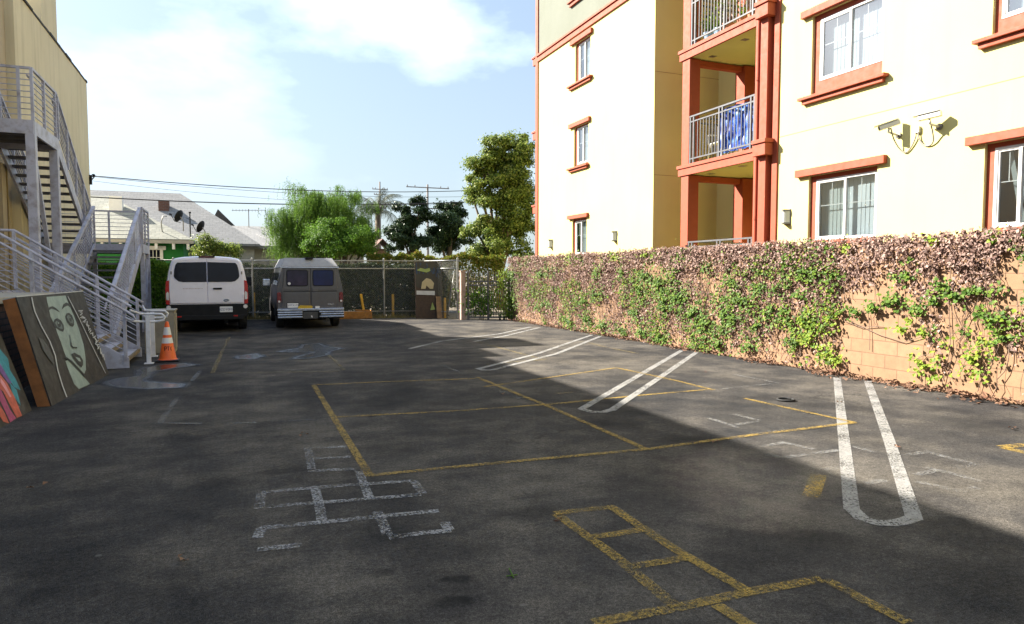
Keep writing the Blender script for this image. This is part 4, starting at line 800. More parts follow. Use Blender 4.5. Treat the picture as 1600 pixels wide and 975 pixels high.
# upper flight
y0, y1 = 17.68, 21.1; n = 13
for x in (XA, XB): 
    MB().bar((x,y0,UZ-.13),(x,y1,LZ-.05), .05, .27).build('stringer', S, st)
for i in range(1, n):
    f_ = i/n; yy = y0 + (y1-y0)*f_; z = UZ + (LZ-UZ)*f_
    MB().box(XA+.03, XB-.03, yy-.14, yy+.14, z-.045, z).build('tread', M['tread'], st)
rail([(XB+.02,y0,UZ+.05),(XB+.02,y1,LZ+.10)], .12, .93, 8, (.02,.27,.52,.77,1.), hand=True)
rail([(XA,y0,UZ+.05),(XA,y1,LZ+.10)], .12, .93, 8, (.02,.27,.52,.77,1.), hand=True)
# lower landing
l = MB().box(-4.55, XD+.02, 20.92, 22.4, LZ-.06, LZ); l.build('landing', M['tread'], st)
f = MB().box(-4.55, XD+.06, 20.88, 20.919, LZ-.22, LZ+.015); f.box(XD+.021, XD+.06, 20.92, 22.44, LZ-.22, LZ+.015); f.box(-4.55, XD+.02, 22.401, 22.44, LZ-.22, LZ+.015)
f.build('fascia', S, st)
rail([(-4.5,22.42,LZ+.015),(XD+.04,22.42,LZ+.015)], .10, .98, 9, (0,.28,.56,1), hand=False)
rail([(XD+.04,20.95,LZ+.015),(XD+.04,22.42,LZ+.015)], .10, .98, 9, (.02,.45), hand=False)
# lower flight
y0, y1 = 20.87, 15.75; n = 14
for x in (XC, XD): MB().bar((x,y0,LZ-.12),(x,y1,.04), .05, .27).build('stringer', S, st)
for i in range(1, n):
    f_ = i/n; yy = y0 + (y1-y0)*f_; z = LZ + (0-LZ)*f_
    MB().box(XC+.03, XD-.03, yy-.15, yy+.15, z-.045, z).build('tread', M['tread'], st)
for x in (XC, XD):
    r = MB(); a = V((x,y0,LZ+.05)); b = V((x,y1,.18)); 
    for k in range(9): r.bar(a+V((0,0,.12+.085*k)), b+V((0,0,.12+.085*k)), .014, .014)
    r.bar(a+V((0,0,.92)), b+V((0,0,.92)), .075, .06)
    for f_ in (.0,.25,.5,.75,1.): p = a.lerp(b,f_); r.bar(p-V((0,0,.1)), p+V((0,0,.92)), .045, .045, (0,1,0))
    # diagonal mesh infill
    for k in range(46):
        f0 = k/46; p = a.lerp(b,f0); q = a.lerp(b,min(1,f0+.055)); r.bar(p+V((0,0,.1)), q+V((0,0,.88)), .006, .006); 
    r.tube([a+V((-.08,0,.80)), b+V((-.08,0,.80)), b+V((-.08,-.14,.70))], .02, 8)
    r.build('railing', S, st)
for x, y, z1 in ((XB-.03,15.74,UZ-.24),(XB-.03,17.55,UZ-.24),(-4.45,15.74,UZ-.24),(XD+.02,22.3,LZ-.22),(XD+.02,21.1,LZ-.22),(-3.6,22.3,LZ-.22)):
    w_ = .16 if z1 > 3 else .11
    MB().box(x-w_/2, x+w_/2, y-w_/2, y+w_/2, 0, z1-.001).build('column', S, st, bevel=.006)
MB().bar((XB-.03,15.82,4.1),(XB-.03,17.45,.6), .07, .07).build('brace', S, st)
MB().bar((XD+.02,22.2,2.0),(XD+.02,21.2,.2), .06, .06).build('brace', S, st)

# ================================================================ entry stair with pipe guards
es = thing('entry_stair', (-2.0, 14.0, 0), 'low grey entry stair with close pipe guards rising toward the tan building', 'staircase')
YA, YB = 13.15, 14.85; X0, X1 = -1.72, -3.65; Z1 = 1.30; n = 8
for y in (YA, YB): 
    MB().prism([(X0+.05,y-.02,0),(X0+.05,y-.02,.17),(X1,y-.02,Z1+.02),(X1,y-.02,Z1-.30),(X0-.42,y-.02,0)], (0,.04,0)).build('stringer', S, es)
for i in range(n):
    x = X0 - (X0-X1)*i/n; z = Z1*(i+1)/(n+.5)
    t_ = MB().mat(0).box(x-.27, x+.02, YA+.03, YB-.03, z-.05, z); t_.mat(1).box(x-.012, x+.03, YA+.025, YB-.025, z-.052, z+.003); t_.build('tread', [S, M['wood_tread']], es)
MB().box(-4.75, X1, YA-.02, YB+.02, Z1-.18, Z1).build('landing', S, es)
for y, ext in ((YA, True), (YB, True)):
    r = MB()
    a = V((X0+.0, y, .05)); b = V((X1, y, Z1+.02)); c = V((-4.7, y, Z1+.02))
    for k in range(9):
        o = V((0,0,.14+.098*k)); r.tube([a+o, b+o, c+o], .0085, 6)
    o = V((0,0,1.06)); r.tube([a+o+V((.10,0,-.07)), b+o, c+o], .024, 8)
    for f_ in (.0,.34,.67,1.): p = a.lerp(b,f_); r.bar(p, p+V((0,0,1.06)), .05, .06, (0,1,0))
    p = c.lerp(b,.4); r.bar(p, p+V((0,0,1.06)), .06, .06, (0,1,0))
    # handrail with its return at the foot
    s = .09 if y == YB else -.09
    h = V((0,s,.93)); r.tube([b+h, a+h+V((.02,0,0)), a+h+V((.14,0,-.09)), a+h+V((.17,0,-.15)), a+h+V((.12,0,-.17)), a+h+V((.02,0,-.12))], .02, 8)
    for f_ in (.0,.34,.67,1.): p = a.lerp(b,f_)+V((0,0,.86)); r.bar(p, p+V((0,s,.07)), .014, .014)
    r.build('railing', S, es, auto=40)
# white handrail extension on two posts
ex = thing('handrail', (-1.45, 14.3, 0), 'white looped handrail on two posts at the foot of the entry stair', 'handrail')
for i, (x, y) in enumerate(((-1.42,13.62),(-1.46,14.75))):
    p = MB().box(x-.035, x+.035, y-.035, y+.035, 0, .86); p.box(x-.075, x+.075, y-.075, y+.075, 0, .015); p.build('post', M['gutter_white'], ex, bevel=.004)
    yy = YA if i == 0 else YB
    r = MB().tube([(X0+.09,yy,.98),(x-.12,y,.89),(x+.10,y,.885),(x+.22,y,.88),(x+.27,y,.83),(x+.25,y,.77),(x+.15,y,.75),(x-.1,y,.75),(X0+.09,yy,.80)], .021, 8)
    r.build('rail', M['gutter_white'], ex, smooth=True)
bx = thing('utility_box', (-1.38, 15.55, 0), 'dirty beige utility box behind the white handrail posts', 'box')
MB().box(-1.66, -1.12, 15.3, 15.85, 0, .84).build('cabinet', M['box_beige'], bx, bevel=.01)
MB().box(-1.68, -1.10, 15.28, 15.87, .841, .875).build('lid', M['box_beige'], bx, bevel=.008)
MB().box(-1.119, -1.105, 15.38, 15.77, .08, .78).build('door', M['box_beige'], bx, bevel=.003)

# brick podium behind the leaning panels
pw = thing('brick_podium', (-3.2, 9, 0), 'low dark brown brick podium with a pale cap behind the leaning panels', 'wall')
MB().box(-4.77, -2.75, 3, 13.05, 0, 1.22).build('brickwork', M['brick'], pw)
MB().box(-4.77, -2.70, 2.95, 13.07, 1.221, 1.30).build('cap', M['concrete'], pw, bevel=.008)

# ================================================================ leaning painted panels
def panel(FPx, shapes, label, mats, frame_d, extra=None, name='leaning_painting'):
    O, u, v, n, L, H = FPx; O, u, v, n = V(O), V(u), V(v), V(n)
    O = O + V((0,0,.0)) - n*.0
    o = thing(name, O, label, 'painting', 'painted panels leaning by the stairs')
    P = lambda a, b, c: O + u*a + v*b + n*c
    sheet = MB().prism([P(0,.0,-.018),P(L,.0,-.018),P(L,H,-.018),P(0,H,-.018)], n*.016)
    so = sheet.build('board', mats[0], o)
    art = MB(); idx = {}; ml = []
    for i, (k, pts) in enumerate(shapes):
        # keep inside the board
        q = [(min(max(a,.004),L-.004), min(max(b,.004),H-.004)) for a, b in pts]
        r = [q[j] for j in range(len(q)) if abs(q[j][0]-q[j-1][0])+abs(q[j][1]-q[j-1][1]) > 1e-4]
        if len(r) < 3: continue
        if k not in idx: idx[k] = len(ml); ml.append(mats[1][k])
        art.mat(idx[k]); z = .0006*(i+1)-.0018
        ar = sum(r[j-1][0]*r[j][1]-r[j][0]*r[j-1][1] for j in range(len(r)))
        if ar < 0: r.reverse()
        art.add([P(a,b,z) for a, b in r], [tuple(range(len(r)))])
    if art.v: art.build('painting', ml, so)
    fr = MB(); d = frame_d
    for a0, a1, b0, b1 in ((0,.05,0,H),(L-.05,L,0,H),(.05,L-.05,0,.05),(.05,L-.05,H-.05,H),(L/2-.03,L/2+.03,.05,H-.05)):
        fr.prism([P(a0,b0,-.019),P(a1,b0,-.019),P(a1,b1,-.019),P(a0,b1,-.019)], -n*d)
    fr.build('frame', M['ply'], o)
    return o, P
mats = {'mint':M['paint_mint'],'dark':M['paint_dark'],'grey':M['paint_grey'],'grey2':M['paint_sheen'],'white':M['paint_white'],'teal':M['paint_teal'],'purple':M['paint_purple'],'coral':M['paint_coral'],'magenta':M['paint_magenta'],'pink':M['paint_pink']}
FACE2 = list(FACE) + [('white', s) for s in SCRIB]
po, PP = panel(FP, FACE2, 'charcoal panel painted with a mint green woman face leaning by the entry stair', (M['panel_black'], mats), .13)
tp_ = MB().prism([PP(0,FP[5]+.001,-.15),PP(FP[4],FP[5]+.001,-.15),PP(FP[4],FP[5]+.001,.0),PP(0,FP[5]+.001,.0)], V(FP[2])*.012); tp_.build('top_edge', M['paint_white'], po)
panel(FP2, FEATH, 'dark panel painted with coral and teal feathers at the left edge', (M['panel_black'], mats), .06)
wd = MB().box(-2.52,-2.36,9.60,9.66,0,.12); wd.box(-2.50,-2.38,9.661,9.70,0,.05)
tag(wd.build('wood_offcut', M['plank'], bevel=.003), 'small wood offcut on the asphalt between the two leaning panels', 'offcut')

# ================================================================ traffic cone
cx, cy = -1.14, 13.88
co = thing('traffic_cone', (cx,cy,0), 'orange traffic cone with two white bands and black letters', 'cone')
MB().box(cx-.19,cx+.19,cy-.19,cy+.19,0,.035).build('base', M['black'], co, bevel=.012)
def rc(z): return .145 - .120*(z-.036)/.70
def lat(z0, z1, name, m, e=0, parent=co): return MB().lathe((cx,cy,0), [(rc(z0)+e,z0),(rc(z1)+e,z1)], 32).build(name, m, parent, auto=40)
c = MB().lathe((cx,cy,0), [(.165,.036),(.150,.045),(rc(.05),.06),(rc(.70),.70),(.02,.725),(.012,.73)], 32); c.build('body', M['orange'], co, auto=40)
lat(.335,.435,'band',M['reflective'],.002); lat(.485,.625,'band',M['reflective'],.002)
le = MB()                                        # P T ( in black strokes wrapped on the cone
a0 = math.atan2(-cy, -cx)
def stroke(pts):
    for i in range(len(pts)-1):
        (a,b),(c_,d_) = pts[i], pts[i+1]; q = []
        for s, z in ((a,b),(c_,d_)):
            th = a0 + s/rc(z); q.append((th, z))
        L = math.hypot(c_-a, d_-b); nx, ny = -(d_-b)/L*.006, (c_-a)/L*.006
        vs = []
        for (s, z), sg in (((a,b),-1),((a,b),1),((c_,d_),1),((c_,d_),-1)):
            s2, z2 = s+nx*sg, z+ny*sg; th = a0 + s2/rc(z2); r = rc(z2)+.0025
            vs.append((cx+r*math.cos(th), cy+r*math.sin(th), z2))
        le.add(vs, [(0,1,2,3)])
z = .20; h = .075
stroke([(-.050,z),(-.050,z+h)]); stroke([(-.050,z+h),(-.018,z+h),(-.012,z+h*.78),(-.018,z+h*.5),(-.050,z+h*.5)])
stroke([(.012,z+.008),(.012,z+h)]); stroke([(-.004,z+h),(.030,z+h)])
stroke([(.062,z+h),(.052,z+h*.7),(.052,z+h*.35),(.062,z)])
le.build('lettering', M['black'], co)

# small ring and bits on the asphalt
rg = MB().tube([(6.42+.10*math.cos(a), 6.60+.10*math.sin(a), .015) for a in [2*math.pi*i/20 for i in range(21)]], .013, 6)
tag(rg.build('rubber_ring', M['rubber'], smooth=True), 'small black rubber ring lying on the sunlit asphalt', 'ring')
gs = MB(); gs.tube([(1.33,3.24,.006),(1.345,3.34,.012)], .004, 5); gs.tube([(1.30,3.27,.006),(1.36,3.26,.008)], .003, 5)
tag(gs.build('green_twig', M['leaf_bush']), 'tiny green twig lying on the shaded asphalt', 'twig')

# ================================================================ vans
def wheel(root, x, y, r, w, side):
    o = MB().lathe((x-w/2,y,r), [(r*.62,0),(r*.9,0),(r,.03),(r,w-.03),(r*.9,w),(r*.62,w)], 28, (1,0,0)).build('wheel', M['rubber'], root, auto=40)
    xo = x + side*w*.42
    ri = MB().lathe((xo-.02,y,r), [(r*.62,0),(r*.62,.03),(r*.5,.035),(r*.2,.02),(.03,.04)] if side > 0 else [(.03,0),(r*.2,.02),(r*.5,.005),(r*.62,.01),(r*.62,.04)], 24, (1,0,0)); ri.build('rim', M['alloy'], o, auto=40)
def loft(secs):
    """secs: list of (y, [(x,z) ring])"""
    mb = MB(); n = len(secs[0][1]); vs = []
    for y, ring in secs: vs += [(x,y,z) for x, z in ring]
    fs = [(k*n+j,(k+1)*n+j,(k+1)*n+(j+1)%n,k*n+(j+1)%n) for k in range(len(secs)-1) for j in range(n)]
    fs += [tuple(range(n)), tuple(range((len(secs)-1)*n, len(secs)*n))[::-1]]
    return mb.add(vs, fs)
def rrect(x0,x1,z0,z1,r,n=5):
    p = []
    for cx_, cz_, a0_ in ((x1-r,z1-r,0),(x0+r,z1-r,90),(x0+r,z0+r,180),(x1-r,z0+r,270)):
        for i in range(n+1): a = math.radians(a0_+90*i/n); p.append((cx_+r*math.cos(a), cz_+r*math.sin(a)))
    return p

# --- white van, rear towards the lot
vx, vy = -.66, 20.32
wv = thing('white_van', (vx, vy+2.7, 0), 'clean white passenger van parked with its rear to the lot', 'van')
prof = [(.97,.42),(1.005,.62),(1.02,.9),(1.02,1.15),(1.00,1.40),(.955,1.66),(.905,1.86),(.86,1.965),(.79,2.015),(.62,2.05),(.3,2.075)]
def vring(top=2.085, wsc=1., zb=.42):
    pts = [(x*wsc, zb+(z-.42)*(top-zb)/(2.085-.42)) for x, z in prof]
    return [(vx+x,z) for x, z in pts] + [(vx-x,z) for x, z in reversed(pts)]
secs = [(vy+.035, vring(2.05,.972)), (vy+.10, vring(2.075,.995)), (vy+.3, vring(2.085,1)), (vy+3.5, vring(2.085,1)), (vy+3.95, vring(2.0,.985)), (vy+4.55, vring(1.28,.975)), (vy+5.0, vring(1.14,.95)), (vy+5.28, vring(.98,.88)), (vy+5.36, vring(.75,.8))]
body = loft(secs).build('body', M['van_white'], wv, auto=35)
def onrear(poly, y, d, m, name, parent=wv, bev=0): return MB().prism([(vx+x,y,z) for x, z in poly], (0,d,0)).build(name, m, parent, bevel=bev)
# rear doors: two skins with a gap between
def doorpoly(s): return [(s*.006,.795),(s*.90,.795),(s*.93,1.0),(s*.925,1.3),(s*.90,1.55),(s*.855,1.80),(s*.81,1.93),(s*.76,1.975),(s*.5,1.995),(s*.006,2.005)]
for s in (-1,1):
    dr = onrear(doorpoly(s), vy+.002, .05, M['van_white'], 'rear_door', bev=.012)
    wp = [(s*.012,1.372),(s*.60,1.372),(s*.70,1.392),(s*.79,1.47),(s*.815,1.53),(s*.80,1.70),(s*.765,1.84),(s*.72,1.895),(s*.012,1.915)]
    onrear(wp, vy-.010, .02, M['van_glass'], 'window', dr, .006)
    if s > 0:
        onrear(rrect(.14,.37,1.165,1.215,.02), vy-.02, .025, M['black'], 'handle', dr, .004)
        onrear([(.47+.075*math.cos(a),.868+.034*math.sin(a)) for a in [2*math.pi*i/24 for i in range(24)]], vy-.006, .01, M['badge'], 'emblem', dr)
        onrear([(.47+.060*math.cos(a),.868+.022*math.sin(a)) for a in [2*math.pi*i/24 for i in range(24)]], vy-.0075, .003, M['chrome'], 'emblem_face', dr)
    else:
        sm = MB()                                     # worn remains of red lettering
        x = -.60
        while x < -.12:
            w_ = rnd.uniform(.012,.03); sm.prism([(vx+x,vy-.0005,1.185),(vx+x+w_,vy-.0005,1.185),(vx+x+w_,vy-.0005,1.205),(vx+x,vy-.0005,1.205)], (0,.004,0)); x += w_+rnd.uniform(.008,.02)
        sm.build('lettering', M['red_ink'], dr)
    for z in (1.62, 1.0): onrear(rrect(s*.905-.02 if s > 0 else -.925,s*.905+.02 if s > 0 else -.885,z-.05,z+.05,.012) if z < 1.2 else rrect(s*.875-.018,s*.875+.018,z-.04,z+.04,.01), vy-.01, .03, M['van_white'] if z < 1.2 else M['bronze'], 'hinge', dr)
# tall tail lamps on the corners
for s in (-1,1):
    q = [(s*.925,.77),(s*1.015,.77),(s*1.03,.95),(s*1.028,1.2),(s*1.005,1.40),(s*.93,1.42),(s*.935,1.2)]
    tl = onrear(q, vy+.012, .16, M['red_lens'], 'tail_lamp', bev=.012)
    onrear([(s*.94,.885),(s*1.01,.90),(s*1.012,1.07),(s*.965,1.12),(s*.94,1.07)], vy+.004, .03, M['clear_lens'], 'clear_lens', tl, .004)
    onrear([(s*.955+.055*math.cos(a),.695+.055*math.sin(a)) for a in [2*math.pi*i/20 for i in range(20)]], vy-.03, .06, M['clear_lens'], 'reflector')
bp = onrear([(-1.0,.40),(1.0,.40),(1.025,.55),(1.02,.77),(-1.02,.77),(-1.025,.55)], vy-.02, .25, M['black'], 'bumper', bev=.02)
onrear([(-.9,.34),(.9,.34),(.95,.47),(-.95,.47)], vy-.045, .12, M['black'], 'bumper_step', bp, .015)
for s in (-1,1): onrear(rrect(s*.70-.055,s*.70+.055,.425,.460,.01), vy-.052, .02, M['red_lens'], 'reflector', bp)
pl = onrear(rrect(.30,.625,.545,.70,.015), vy-.03, .01, M['plate'], 'number_plate', bp)
text('8ZDY0M1', .085, (vx+.4625, vy-.0305, .615), (math.pi/2,0,0), M['plate_ink'], pl, ext=.0005)
onrear(rrect(-.20,.20,2.03,2.075,.012), vy-.005, .12, M['black'], 'brake_lamp_housing', bev=.008)
onrear(rrect(-.15,.15,2.037,2.065,.01), vy-.012, .02, M['dark_red_lens'], 'brake_lamp')
MB().box(vx-.9,vx+.9,vy+.3,vy+5.0,.30,.44).build('underbody', M['black'], wv)
mf = MB().tube([(vx+.45,vy+.25,.27),(vx+.45,vy+1.4,.27)], .06, 10); mf.tube([(vx-.85,vy+1.05,.34),(vx+.85,vy+1.05,.34)], .07, 10); mf.build('axle', M['black'], wv)
for y in (vy+1.08, vy+4.42):
    for s in (-1,1):
        wheel(wv, vx+s*.885, y, .345, .235, s)
        arch = [(y+.43*math.cos(a), .36+.43*math.sin(a)) for a in [math.pi*i/14 for i in range(15)]]
        MB().prism([(vx+s*1.002, a, z) for a, z in arch], (s*.022,0,0)).build('wheel_arch', M['black'], wv)
        
for s in (-1,1):                                   # side windows, doors and mirrors
    for a, b in ((.35,1.5),(1.58,2.6),(2.72,3.65)):
        MB().prism([(vx+s*1.003,vy+a,1.36),(vx+s*1.003,vy+b,1.36),(vx+s*.925,vy+b-.06,1.80),(vx+s*.925,vy+a+.05,1.80)], (s*.012,0,0)).build('side_window', M['van_glass'], wv)
    for y in (2.66, 3.72): MB().box(vx+s*1.017-.004,vx+s*1.017+.004,vy+y,vy+y+.008,.6,1.3).build('door_seam', M['black'], wv)
    MB().box(vx+min(s*1.02,s*1.22),vx+max(s*1.02,s*1.22),vy+3.9,vy+4.0,1.2,1.5).build('mirror', M['black'], wv, bevel=.02)
MB().prism([(vx-.80,vy+4.02,1.90),(vx+.80,vy+4.02,1.90),(vx+.92,vy+4.50,1.34),(vx-.92,vy+4.50,1.34)], (0,.02,.02)).build('windscreen', M['van_glass'], wv)
for s in (-1,1): MB().box(vx+s*.72-.14,vx+s*.72+.14,vy+5.16,vy+5.33,.70,.92).build('headlight', M['clear_lens'], wv, bevel=.02)

# --- grey camper van
ux, uy = 2.06, 20.5
gv = thing('camper_van', (ux, uy+2.4, 0), 'old dark grey camper van with a raised pale roof and chrome bumper', 'van')
pr2 = [(.86,.48),(.925,.62),(.94,.85),(.935,1.10),(.905,1.25),(.83,1.60),(.79,1.77)]
def uring(top=1.79, wsc=1., zb=.48):
    pts = [(x*wsc, zb+(z-.48)*(top-zb)/(1.79-.48)) for x, z in pr2]
    return [(ux+x,z) for x, z in pts] + [(ux-x,z) for x, z in reversed(pts)]
loft([(uy+.03,uring(1.78,.975)),(uy+.09,uring(1.79,1)),(uy+3.3,uring(1.79,1)),(uy+3.7,uring(1.72,.98)),(uy+4.15,uring(1.15,.97)),(uy+4.65,uring(1.02,.95)),(uy+4.72,uring(.9,.93))]).build('body', M['van_grey'], gv, auto=35)
def on2(poly, y, d, m, name, parent=gv, bev=0): return MB().prism([(ux+x,y,z) for x, z in poly], (0,d,0)).build(name, m, parent, bevel=bev)
ro = loft([(uy+.02,[(ux+.80,1.78),(ux+.80,1.81),(ux-.80,1.81),(ux-.80,1.78)]), (uy+.021,[(ux+.80,1.78),(ux+.78,1.82),(ux-.78,1.82),(ux-.80,1.78)]),
           (uy+.34,[(ux+.81,1.78),(ux+.66,2.055),(ux-.66,2.055),(ux-.81,1.78)]), (uy+3.2,[(ux+.81,1.78),(ux+.66,2.07),(ux-.66,2.07),(ux-.81,1.78)]), (uy+3.75,[(ux+.78,1.73),(ux+.66,1.80),(ux-.66,1.80),(ux-.78,1.73)])]).build('raised_roof', M['van_roof'], gv, bevel=.02)
MB().box(ux-.82,ux+.82,uy+.0,uy+.05,1.765,1.795).build('roof_rim', M['chrome'], gv, bevel=.006)
MB().box(ux-.11,ux+.11,uy+.20,uy+.36,2.02,2.075).build('brake_lamp', M['black'], gv, bevel=.01)
for s in (-1,1):
    dr = on2([(s*.008,.60),(s*.765,.60),(s*.79,.85),(s*.785,1.1),(s*.76,1.28),(s*.715,1.745),(s*.008,1.745)], uy-.004, .05, M['van_grey'], 'rear_door', bev=.012)
    x0, x1 = sorted((s*.085, s*.635))
    fr_ = on2(rrect(x0-.025,x1+.025,1.235,1.715,.07), uy-.012, .015, M['black'], 'window_seal', dr)
    on2(rrect(x0,x1,1.26,1.69,.05), uy-.017, .01, M['violet_glass'] if s < 0 else M['blue_glass'], 'window', dr)
    on2([(s*.01,1.075),(s*.75,1.075),(s*.75,1.105),(s*.01,1.105)], uy-.008, .006, M['paint_dark'], 'crease', dr)
    on2([(s*.03,1.125),(s*.735,1.125),(s*.73,1.215),(s*.03,1.215)], uy-.010, .012, M['van_grey'], 'swage_panel', dr, .006)
    on2([(s*.03,.66),(s*.72,.66),(s*.74,.86),(s*.73,1.055),(s*.03,1.055)], uy-.012, .014, M['van_grey'], 'lower_panel', dr, .012)
    for z in (.70,1.14): on2(rrect(s*.775-.02,s*.775+.02,z-.05,z+.05,.01), uy-.016, .03, M['van_grey'], 'hinge', dr)
    if s > 0:
        h = on2(rrect(.05,.20,1.085,1.165,.02), uy-.03, .03, M['van_grey'], 'handle', dr, .006)
        b = MB(); x = .48
        for w_ in (.022,.016,.03,.018,.024): b.box(ux+x,ux+x+w_,uy-.014,uy-.011,.695,.725); x += w_+.012
        b.build('badge', M['chrome'], dr)
    else:
        fr2 = on2(rrect(-.66,-.33,.615,.775,.02), uy-.022, .02, M['black'], 'plate_recess', dr)
        pl = on2(rrect(-.645,-.345,.625,.755,.012), uy-.026, .01, M['plate'], 'number_plate', fr2)
        text('3MTX172', .075, (ux-.495, uy-.0265, .69), (math.pi/2,0,0), M['plate_ink'], pl, ext=.0005)
        on2([(-.585+.04*math.cos(a),1.315+.04*math.sin(a)) for a in [2*math.pi*i/18 for i in range(18)]], uy-.020, .004, M['plate'], 'round_sticker', dr)
    tl = on2(rrect(s*.865-.055,s*.865+.055,.76,1.07,.05), uy-.005, .06, M['dark_red_lens'], 'tail_lamp', bev=.008)
    on2(rrect(s*.865-.03,s*.865+.03,.775,.83,.02), uy-.010, .02, M['clear_lens'], 'clear_lens', tl)
bm = on2(rrect(-.93,.93,.53,.60,.02), uy-.12, .14, M['chrome'], 'bumper', bev=.01)
for x0, x1 in ((-.92,-.24),(.22,.93)):
    for z in (.33,.40,.465): on2(rrect(x0,x1,z,z+.05,.015), uy-.13, .10, M['chrome'], 'bumper_rib', bm, .012)
on2(rrect(-.93,.93,.30,.53,.03), uy-.06, .06, M['black'], 'bumper_backing', bm)
hb = on2(rrect(-.23,.19,.30,.50,.02), uy-.14, .08, M['paint_sheen'], 'hitch_plate', bm, .008)
on2([(.0,.345),(.03,.33),(.035,.36),(.015,.40),(-.015,.385)], uy-.147, .006, M['plate'], 'scuff', hb)
MB().lathe((ux+.24,uy-.135,.45), [(.035,0),(.035,.05)], 14, (0,-1,0)).build('hitch_socket', M['black'], bm)
on2([(-.36,.60),(.02,.60),(.05,.635),(.02,.675),(-.30,.69),(-.36,.64)], uy-.10, .05, M['sticker'], 'yellow_pad', bm)
on2(rrect(.12,.24,.602,.66,.01), uy-.08, .05, M['plate'], 'plate_lamp', bm)
MB().box(ux-.8,ux+.8,uy+.3,uy+4.4,.34,.50).build('underbody', M['black'], gv)
ax = MB().tube([(ux-.78,uy+.95,.36),(ux+.78,uy+.95,.36)], .06, 10); ax.lathe((ux,uy+.80,.36), [(.06,0),(.15,.08),(.15,.2),(.06,.28)], 14, (0,1,0)); ax.tube([(ux-.5,uy+.1,.28),(ux-.5,uy+1.5,.30)], .035, 8); ax.build('axle', M['black'], gv)
for y in (uy+.95, uy+4.0):
    for s in (-1,1):
        wheel(gv, ux+s*.80, y, .335, .225, s)
        arch = [(y+.42*math.cos(a), .36+.42*math.sin(a)) for a in [math.pi*i/14 for i in range(15)]]
        MB().prism([(ux+s*.915, a, z) for a, z in arch], (s*.022,0,0)).build('wheel_arch', M['black'], gv)
for s in (-1,1):
    for a, b in ((.28,1.25),(1.4,2.3),(2.5,3.4)):
        MB().prism([(ux+s*.893,uy+a,1.27),(ux+s*.893,uy+b,1.27),(ux+s*.818,uy+b-.05,1.63),(ux+s*.818,uy+a+.05,1.63)], (s*.014,0,0)).build('side_window', M['van_glass'], gv)
    MB().box(ux+min(s*.94,s*1.16),ux+max(s*.94,s*1.16),uy+3.45,uy+3.53,1.2,1.42).build('mirror', M['chrome'] if s < 0 else M['black'], gv, bevel=.015)
    MB().box(ux+s*.62-.16,ux+s*.62+.16,uy+4.60,uy+4.74,.66,.88).build('headlight', M['clear_lens'], gv, bevel=.01)
MB().prism([(ux-.74,uy+3.74,1.68),(ux+.74,uy+3.74,1.68),(ux+.84,uy+4.13,1.20),(ux-.84,uy+4.13,1.20)], (0,.02,.02)).build('windscreen', M['van_glass'], gv)
# ================================================================ boundary fence
FPTS = [V((-4.5,26.75,0)), V((6.45,24.35,0)), V((7.28,22.75,0))]
fe = thing('chain_link_fence', (0,25.8,0), 'chain link fence across the back of the lot with pipe rails', 'fence')
FH = 2.06
me = MB(); rl = MB()
for i in range(2):
    a, b = FPTS[i], FPTS[i+1]; d = b-a; L = d.length; d.normalize(); p_ = .062; H = FH-.05
    k = -int(H/p_)-1
    while k*p_ < L:
        for sg in (1,-1):
            s0, z0_, s1, z1_ = (k*p_, .05, k*p_+H, .05+H) if sg > 0 else (k*p_+H, .05, k*p_, .05+H)
            lo, hi = min(s0,s1), max(s0,s1)
            f0, f1 = 0., 1.
            if s1 > s0: f0 = max(0,(0-s0)/(s1-s0)); f1 = min(1,(L-s0)/(s1-s0))
            else: f0 = max(0,(L-s0)/(s1-s0)); f1 = min(1,(0-s0)/(s1-s0))
            if f1 > f0:
                me.bar(a+d*(s0+(s1-s0)*f0)+V((0,0,z0_+(z1_-z0_)*f0)), a+d*(s0+(s1-s0)*f1)+V((0,0,z0_+(z1_-z0_)*f1)), .0038, .0038)
        k += 1
    for z in (FH, FH-.28, .24): rl.tube([a+V((0,0,z)), b+V((0,0,z))], .021 if z > .3 else .017, 8)
me.build('wire_mesh', M['galv'], fe); rl.build('rail', M['galv'], fe, smooth=True)
for x in (-4.4,-1.9,.62,3.1,5.05,6.45,7.25):
    a, b = (FPTS[0],FPTS[1]) if x <= 6.45 else (FPTS[1],FPTS[2])
    p = a.lerp(b,(x-a.x)/(b.x-a.x)); 
    m_ = MB().tube([p, p+V((0,0,FH+.05))], .034, 10); m_.lathe(p+V((0,0,FH+.05)), [(.04,0),(.035,.03),(.01,.05)], 10); m_.build('post', M['galv'], fe, auto=40)
def onf(x, off=-.18):
    a, b = FPTS[0], FPTS[1]; p = a.lerp(b,(x-a.x)/(b.x-a.x)); return V((p.x, p.y+off, 0))
def post(x, h, lean, label, off=-.16):
    p = onf(x, off); mb = MB().bar(p, p+V((lean,0,h)), .085, .085, (0,1,0)); mb.bar(p+V((lean,0,h)), p+V((lean*1.01,0,h+.015)), .06, .06, (0,1,0))
    tag(mb.build('yellow_post', M['yellow_post'], bevel=.008), label, 'post', 'yellow posts along the fence')
post(.66, .92, 0, 'upright yellow post by the fence between the two vans', off=.18)
post(4.35, .86, -.14, 'leaning yellow post above the orange parking block')
post(5.38, .84, 0, 'upright yellow post by the fence just left of the dark painted board', off=.14)
pb = MB(); p = onf(3.1,-.52); q = onf(4.55,-.34); pb.bar(p+V((0,0,.13)), q+V((0,0,.13)), .20, .26); pb.bar(p+V((.9,.05,.30)), q+V((0,.05,.28)), .10,.05)
tag(pb.build('parking_block', M['block_orange'], bevel=.02), 'orange brown parking block lying at the fence beside the camper van', 'parking block')
gr = MB()
